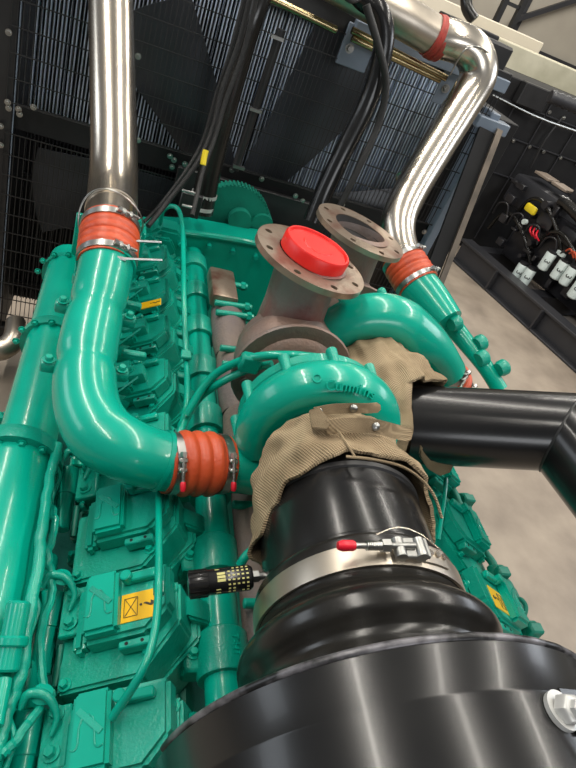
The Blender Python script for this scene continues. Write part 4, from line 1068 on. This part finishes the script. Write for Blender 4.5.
# black engine on it
e2 = thing('diesel_engine', 'black diesel engine with white filters on the skid at right', 'engine', sp_(1.2, .65, HT))
def e2p(name, bm, m='engine_black', sm=40, label=None): return obj(name, bm, m, e2, sm, label=label)
bm = B(); box(bm, sp_(1.5, .68, .62), (2.6, .62, .70), axs, .03, 2); e2p('engine_block', bm)
bm = B(); box(bm, sp_(1.55, .62, 1.22), (2.0, .46, .34), axs, .05, 2); e2p('upper_housing', bm, 'skid')
bm = B(); box(bm, sp_(.75, .62, 1.42), (.36, .40, .05), axs, .01); box(bm, sp_(1.25, .62, 1.42), (.36, .40, .05), axs, .01); objs('tan_panel', bm, 'brown_sheet', e2, label='tan metal panel')
bm = B()
for k in range(6): box(bm, sp_(.55+.33*k, .33, .86), (.22, .10, .16), axs, .02, 2)
objs('rocker_cover', bm, 'engine_black', e2)
for k, (s, n, z) in enumerate(((.2, .30, .6), (.45, .28, .9), (.9, .28, .75))):
    bm = B(); tube(bm, [sp_(s-.35, n+.1, z-.2), sp_(s-.2, n, z+.05), sp_(s, n-.02, z+.1), sp_(s+.3, n, z-.05), sp_(s+.5, n+.05, z-.25)], .022, 10, 6); e2p('hose_run', bm, 'rubber')
bm = B()
random.seed(4)
for k in range(46):
    s = random.uniform(-.1, 2.6); z = random.uniform(.35, 1.05); n = .34-random.uniform(0, .07)
    if k % 3: box(bm, sp_(s, n, z), (random.uniform(.03, .12), .07, random.uniform(.03, .12)), axs, .008)
    else: cyl(bm, sp_(s, n+.05, z), sp_(s, n-.06, z), random.uniform(.02, .05), 12)
objs('accessory_box', bm, 'engine_black', e2)
bm = B()
for k in range(7): 
    s = -.1+.26*k; tube(bm, [sp_(s, .27, .6), sp_(s+.05, .22, .75), sp_(s+.16, .23, .78), sp_(s+.22, .27, .62)], .011, 8, 5)
objs('fuel_line', bm, 'engine_black', e2)
bm = B(); cyl(bm, sp_(1.75, .62, 1.34), sp_(1.75, .62, 1.60), .10, 24, bev=.02); tube(bm, [sp_(1.75, .55, 1.5), sp_(1.6, .35, 1.5), sp_(1.9, .25, 1.35)], .07, 18, 6); e2p('breather_canister', bm, 'skid')
bm = B()
for k in range(3): lathe(bm, sp_(1.68+.07*k, .32, 1.48-.04*k), sd, [(.072, 0), (.078, 0), (.078, .02), (.072, .02)], 24, closed=True)
objs('hose_band', bm, 'zinc', e2, label='silver hose band')
c = at(531, 212, d=6.0); c = None
def on2(px, py, n):                       # point on the vertical plane n behind the skid's near face
    d = _f+_r*((px-288)/FPX)-_u*((py-384)/FPX); o = Vector((0, 0, H)); pl = sA+sn*n
    return o+d*((pl-o).dot(sn)/d.dot(sn))
bm = B(); c = on2(531, 209, .24); box(bm, c, (.16, .05, .09), axs, .03, 2); e2p('yellow_cap', bm, 'yellow_tag', label='yellow cap')
bm = B(); c = on2(534, 231, .24); 
for k in range(3): tube(bm, [c+sd*(-.06+.05*k)+upz*.03, c+sd*(-.02+.05*k)-sn*.04+upz*-.01, c+sd*(.02+.05*k)-upz*.05], .010, 8, 4)
objs('wire', bm, 'red_tip', e2, label='red wire')
bm = B(); c = on2(526, 222, .24); cyl(bm, c, c-sn*.04, .03, 12); c = on2(561, 254, .24); box(bm, c, (.1, .03, .04), axs); objs('fitting', bm, 'white', e2, label='small white fitting')
bm = B(); c = on2(570, 254, .22)
for k in range(2): tube(bm, [c+sd*(-.06+.05*k), c-sn*.04+upz*.05+sd*(.05*k), c+sd*(.06+.05*k)-upz*.01], .010, 8, 4)
objs('wire', bm, 'silicone', e2, label='orange wire')
c = on2(553, 208, .62); bm = B(); box(bm, c+upz*-.02, (1.05, .46, .34), axs, .05, 2); e2p('charcoal_housing', bm, 'skid')
for px, py in ((547, 177), (564, 188)):
    c = on2(px, py, .55); bm = B(); box(bm, c, (.22, .20, .03), axs, .006); e2p('tan_panel', bm, 'brown_sheet', label='tan metal panel')
bm = B(); c = on2(568, 205, .30); tube(bm, [c-sd*.10, c, c+sd*.25-upz*.04], .06, 18, 4)
e2p('breather_hose', bm, 'rubber')
# white spin-on filters
flab = ['white cylindrical filter, leftmost of the lower pair by the skid', 'white cylindrical filter, right one of the lower pair by the skid', 'white cylindrical filter, leftmost of the upper row', 'white cylindrical filter, second from left in the upper row', 'white cylindrical filter, third from left in the upper row', 'white cylindrical filter cut by the right edge of the view']
for k, (px, py, n) in enumerate(((519, 272, .22), (527, 277, .20), (547, 261, .22), (559.5, 270, .22), (568.5, 276, .22), (577, 289, .20))):
    c = on2(px, py, n); r = .056; h = .20
    d = upz
    t = thing('fuel_filter', flab[k], 'filter', c-upz*h/2, 'white filters on the black engine')
    bm = B(); lathe(bm, c-upz*h/2, upz, [(0, 0), (r-.012, 0), (r, .012), (r, h-.012), (r-.008, h), (0, h)], 28); obj('canister', bm, 'white', t)
    bm = B(); lathe(bm, c+upz*h/2, upz, [(0, 0), (r-.004, 0), (r-.004, .02), (0, .02)], 24); obj('filter_head', bm, 'engine_black', t)
    bm = B(); vd = perp(upz, Vector((0, 0, H))-c); text_bm(bm, '3', c+vd*(r+.001)+upz*.01, -upz, upz.cross(vd).cross(-upz) if False else vd.cross(-upz), .085, .0012); obj('print', bm, 'label_ink', t, 0, label='black letter')

# tall black radiator box of the second set, with panel seams
pA = at(470, 215, Y=5.9)
bx0, bx1 = 3.55, 6.6
t = thing('generator_radiator', 'tall black panelled radiator cabinet behind the second engine', 'radiator', V((bx0+bx1)/2, 6.5, -2.3))
bm = B(); box(bm, V((bx0+bx1)/2, 6.95, -1.35), (bx1-bx0, 1.0, 1.9), None, .01); obj('cabinet', bm, 'black_flat', t, 0)
bm = B()
for z in (-.62, -.95, -1.35): box(bm, V((bx0+bx1)/2, 6.435, z), (bx1-bx0, .012, .012))
for x in (3.95, 4.35, 4.8, 5.3, 5.8): box(bm, V(x, 6.435, -1.3), (.012, .012, 1.7))
obj('panel_seam', bm, 'skid', t, 0)
bm = B()
for x in (3.95, 4.12, 4.35, 4.55, 4.8, 5.05, 5.3, 5.6):
    for z in (-.58, -.97): bolt(bm, V(x+.03, 6.43, z), (0, -1, 0), .014, .014)
objs('panel_bolt', bm, 'zinc', t, 30)
bm = B(); box(bm, V(4.05, 6.38, -.50), (.34, .12, .22), None, .01); obj('junction_box', bm, 'black_satin', t, 0)
bm = B(); tube(bm, [V(3.6, 6.36, -.62), V(4.4, 6.36, -.66), V(5.6, 6.36, -.60)], .012, 8, 4); obj('conduit', bm, 'zinc', t)
bm = B(); tube(bm, [at(562, 118, Y=6.38), at(545, 140, Y=6.36), at(530, 168, Y=6.38)], .014, 8, 4); obj('hose_run', bm, 'black_satin', t)
# ribbed black duct at the right
bm = B(); a_, b_ = at(550, 96, Y=5.8), at(600, 116, Y=5.7); d_ = b_-a_; L = d_.length
lathe(bm, a_, d_, [(0, 0)]+[(.055+.012*(k % 2), L*k/16) for k in range(17)]+[(0, L)], 24)
tag(obj('ribbed_duct', bm, 'skid', None, 50), 'ribbed grey duct near the right edge above the black cabinet', 'duct')

# cream sheet-metal hoods stacked behind
bm = B(); prs = [at(468, 12, Y=7.6), at(543, 46, Y=7.6), at(536, 62, Y=7.6), at(456, 24, Y=7.6)]
def longbox(name, y, p0, p1, hgt, dep, m, label, cat):
    a_ = at(*p0, Y=y); b_ = at(*p1, Y=y); z = (a_.z+b_.z)/2
    bm = B(); box(bm, Vector(((a_.x+b_.x)/2, y+dep/2, z-hgt/2)), (abs(b_.x-a_.x), dep, hgt), None, .01)
    return tag(obj(name, bm, m, None, 0), label, cat)
bm.free()
longbox('air_duct', 8.3, (392, -22), (545, 42), .22, .6, 'beige', 'long cream painted duct crossing above the black cabinet', 'duct')
longbox('air_duct', 7.5, (484, 28), (600, 84), .34, .5, 'beige_dark', 'weathered cream duct in front of the brighter one', 'duct')
longbox('black_beam', 7.1, (450, 14), (500, 38), .12, .3, 'black_satin', 'black beam end below the cream duct', 'beam')
# lattice column and braces on the far wall
lt = thing('lattice_column', 'black ladder-like steel column against the far beige wall', 'column', V(7.0, 13.5, -2.3))
cA_, cB_ = at(503, 14, Y=12.0), at(524, -30, Y=12.0)
bm = B()
c0 = at(500, 12, Y=12.0); 
for dx in (0, .35): box(bm, Vector((c0.x+dx, 12, 4.0)), (.09, .12, 8.0))
objs('upright', bm, 'black_satin', lt, 0)
bm = B()
for k in range(20): box(bm, Vector((c0.x+.175, 12, .3+.38*k)), (.30, .06, .06))
objs('rung', bm, 'black_satin', lt, 0)
bm = B(); beam(bm, at(515, 20, Y=14.8), at(600, -8, Y=14.8), .10, .10); tag(obj('wall_brace', bm, 'skid', None, 0), 'thin dark brace slanting across the beige wall at top right', 'brace')
bm = B(); tube(bm, [at(466, -8, Y=5.2), at(467, 8, Y=5.15), at(474, 20, Y=5.1)], .045, 12, 4); tag(obj('lifting_strap', bm, 'rubber'), 'black strap hanging at the top edge before the cream duct', 'strap')
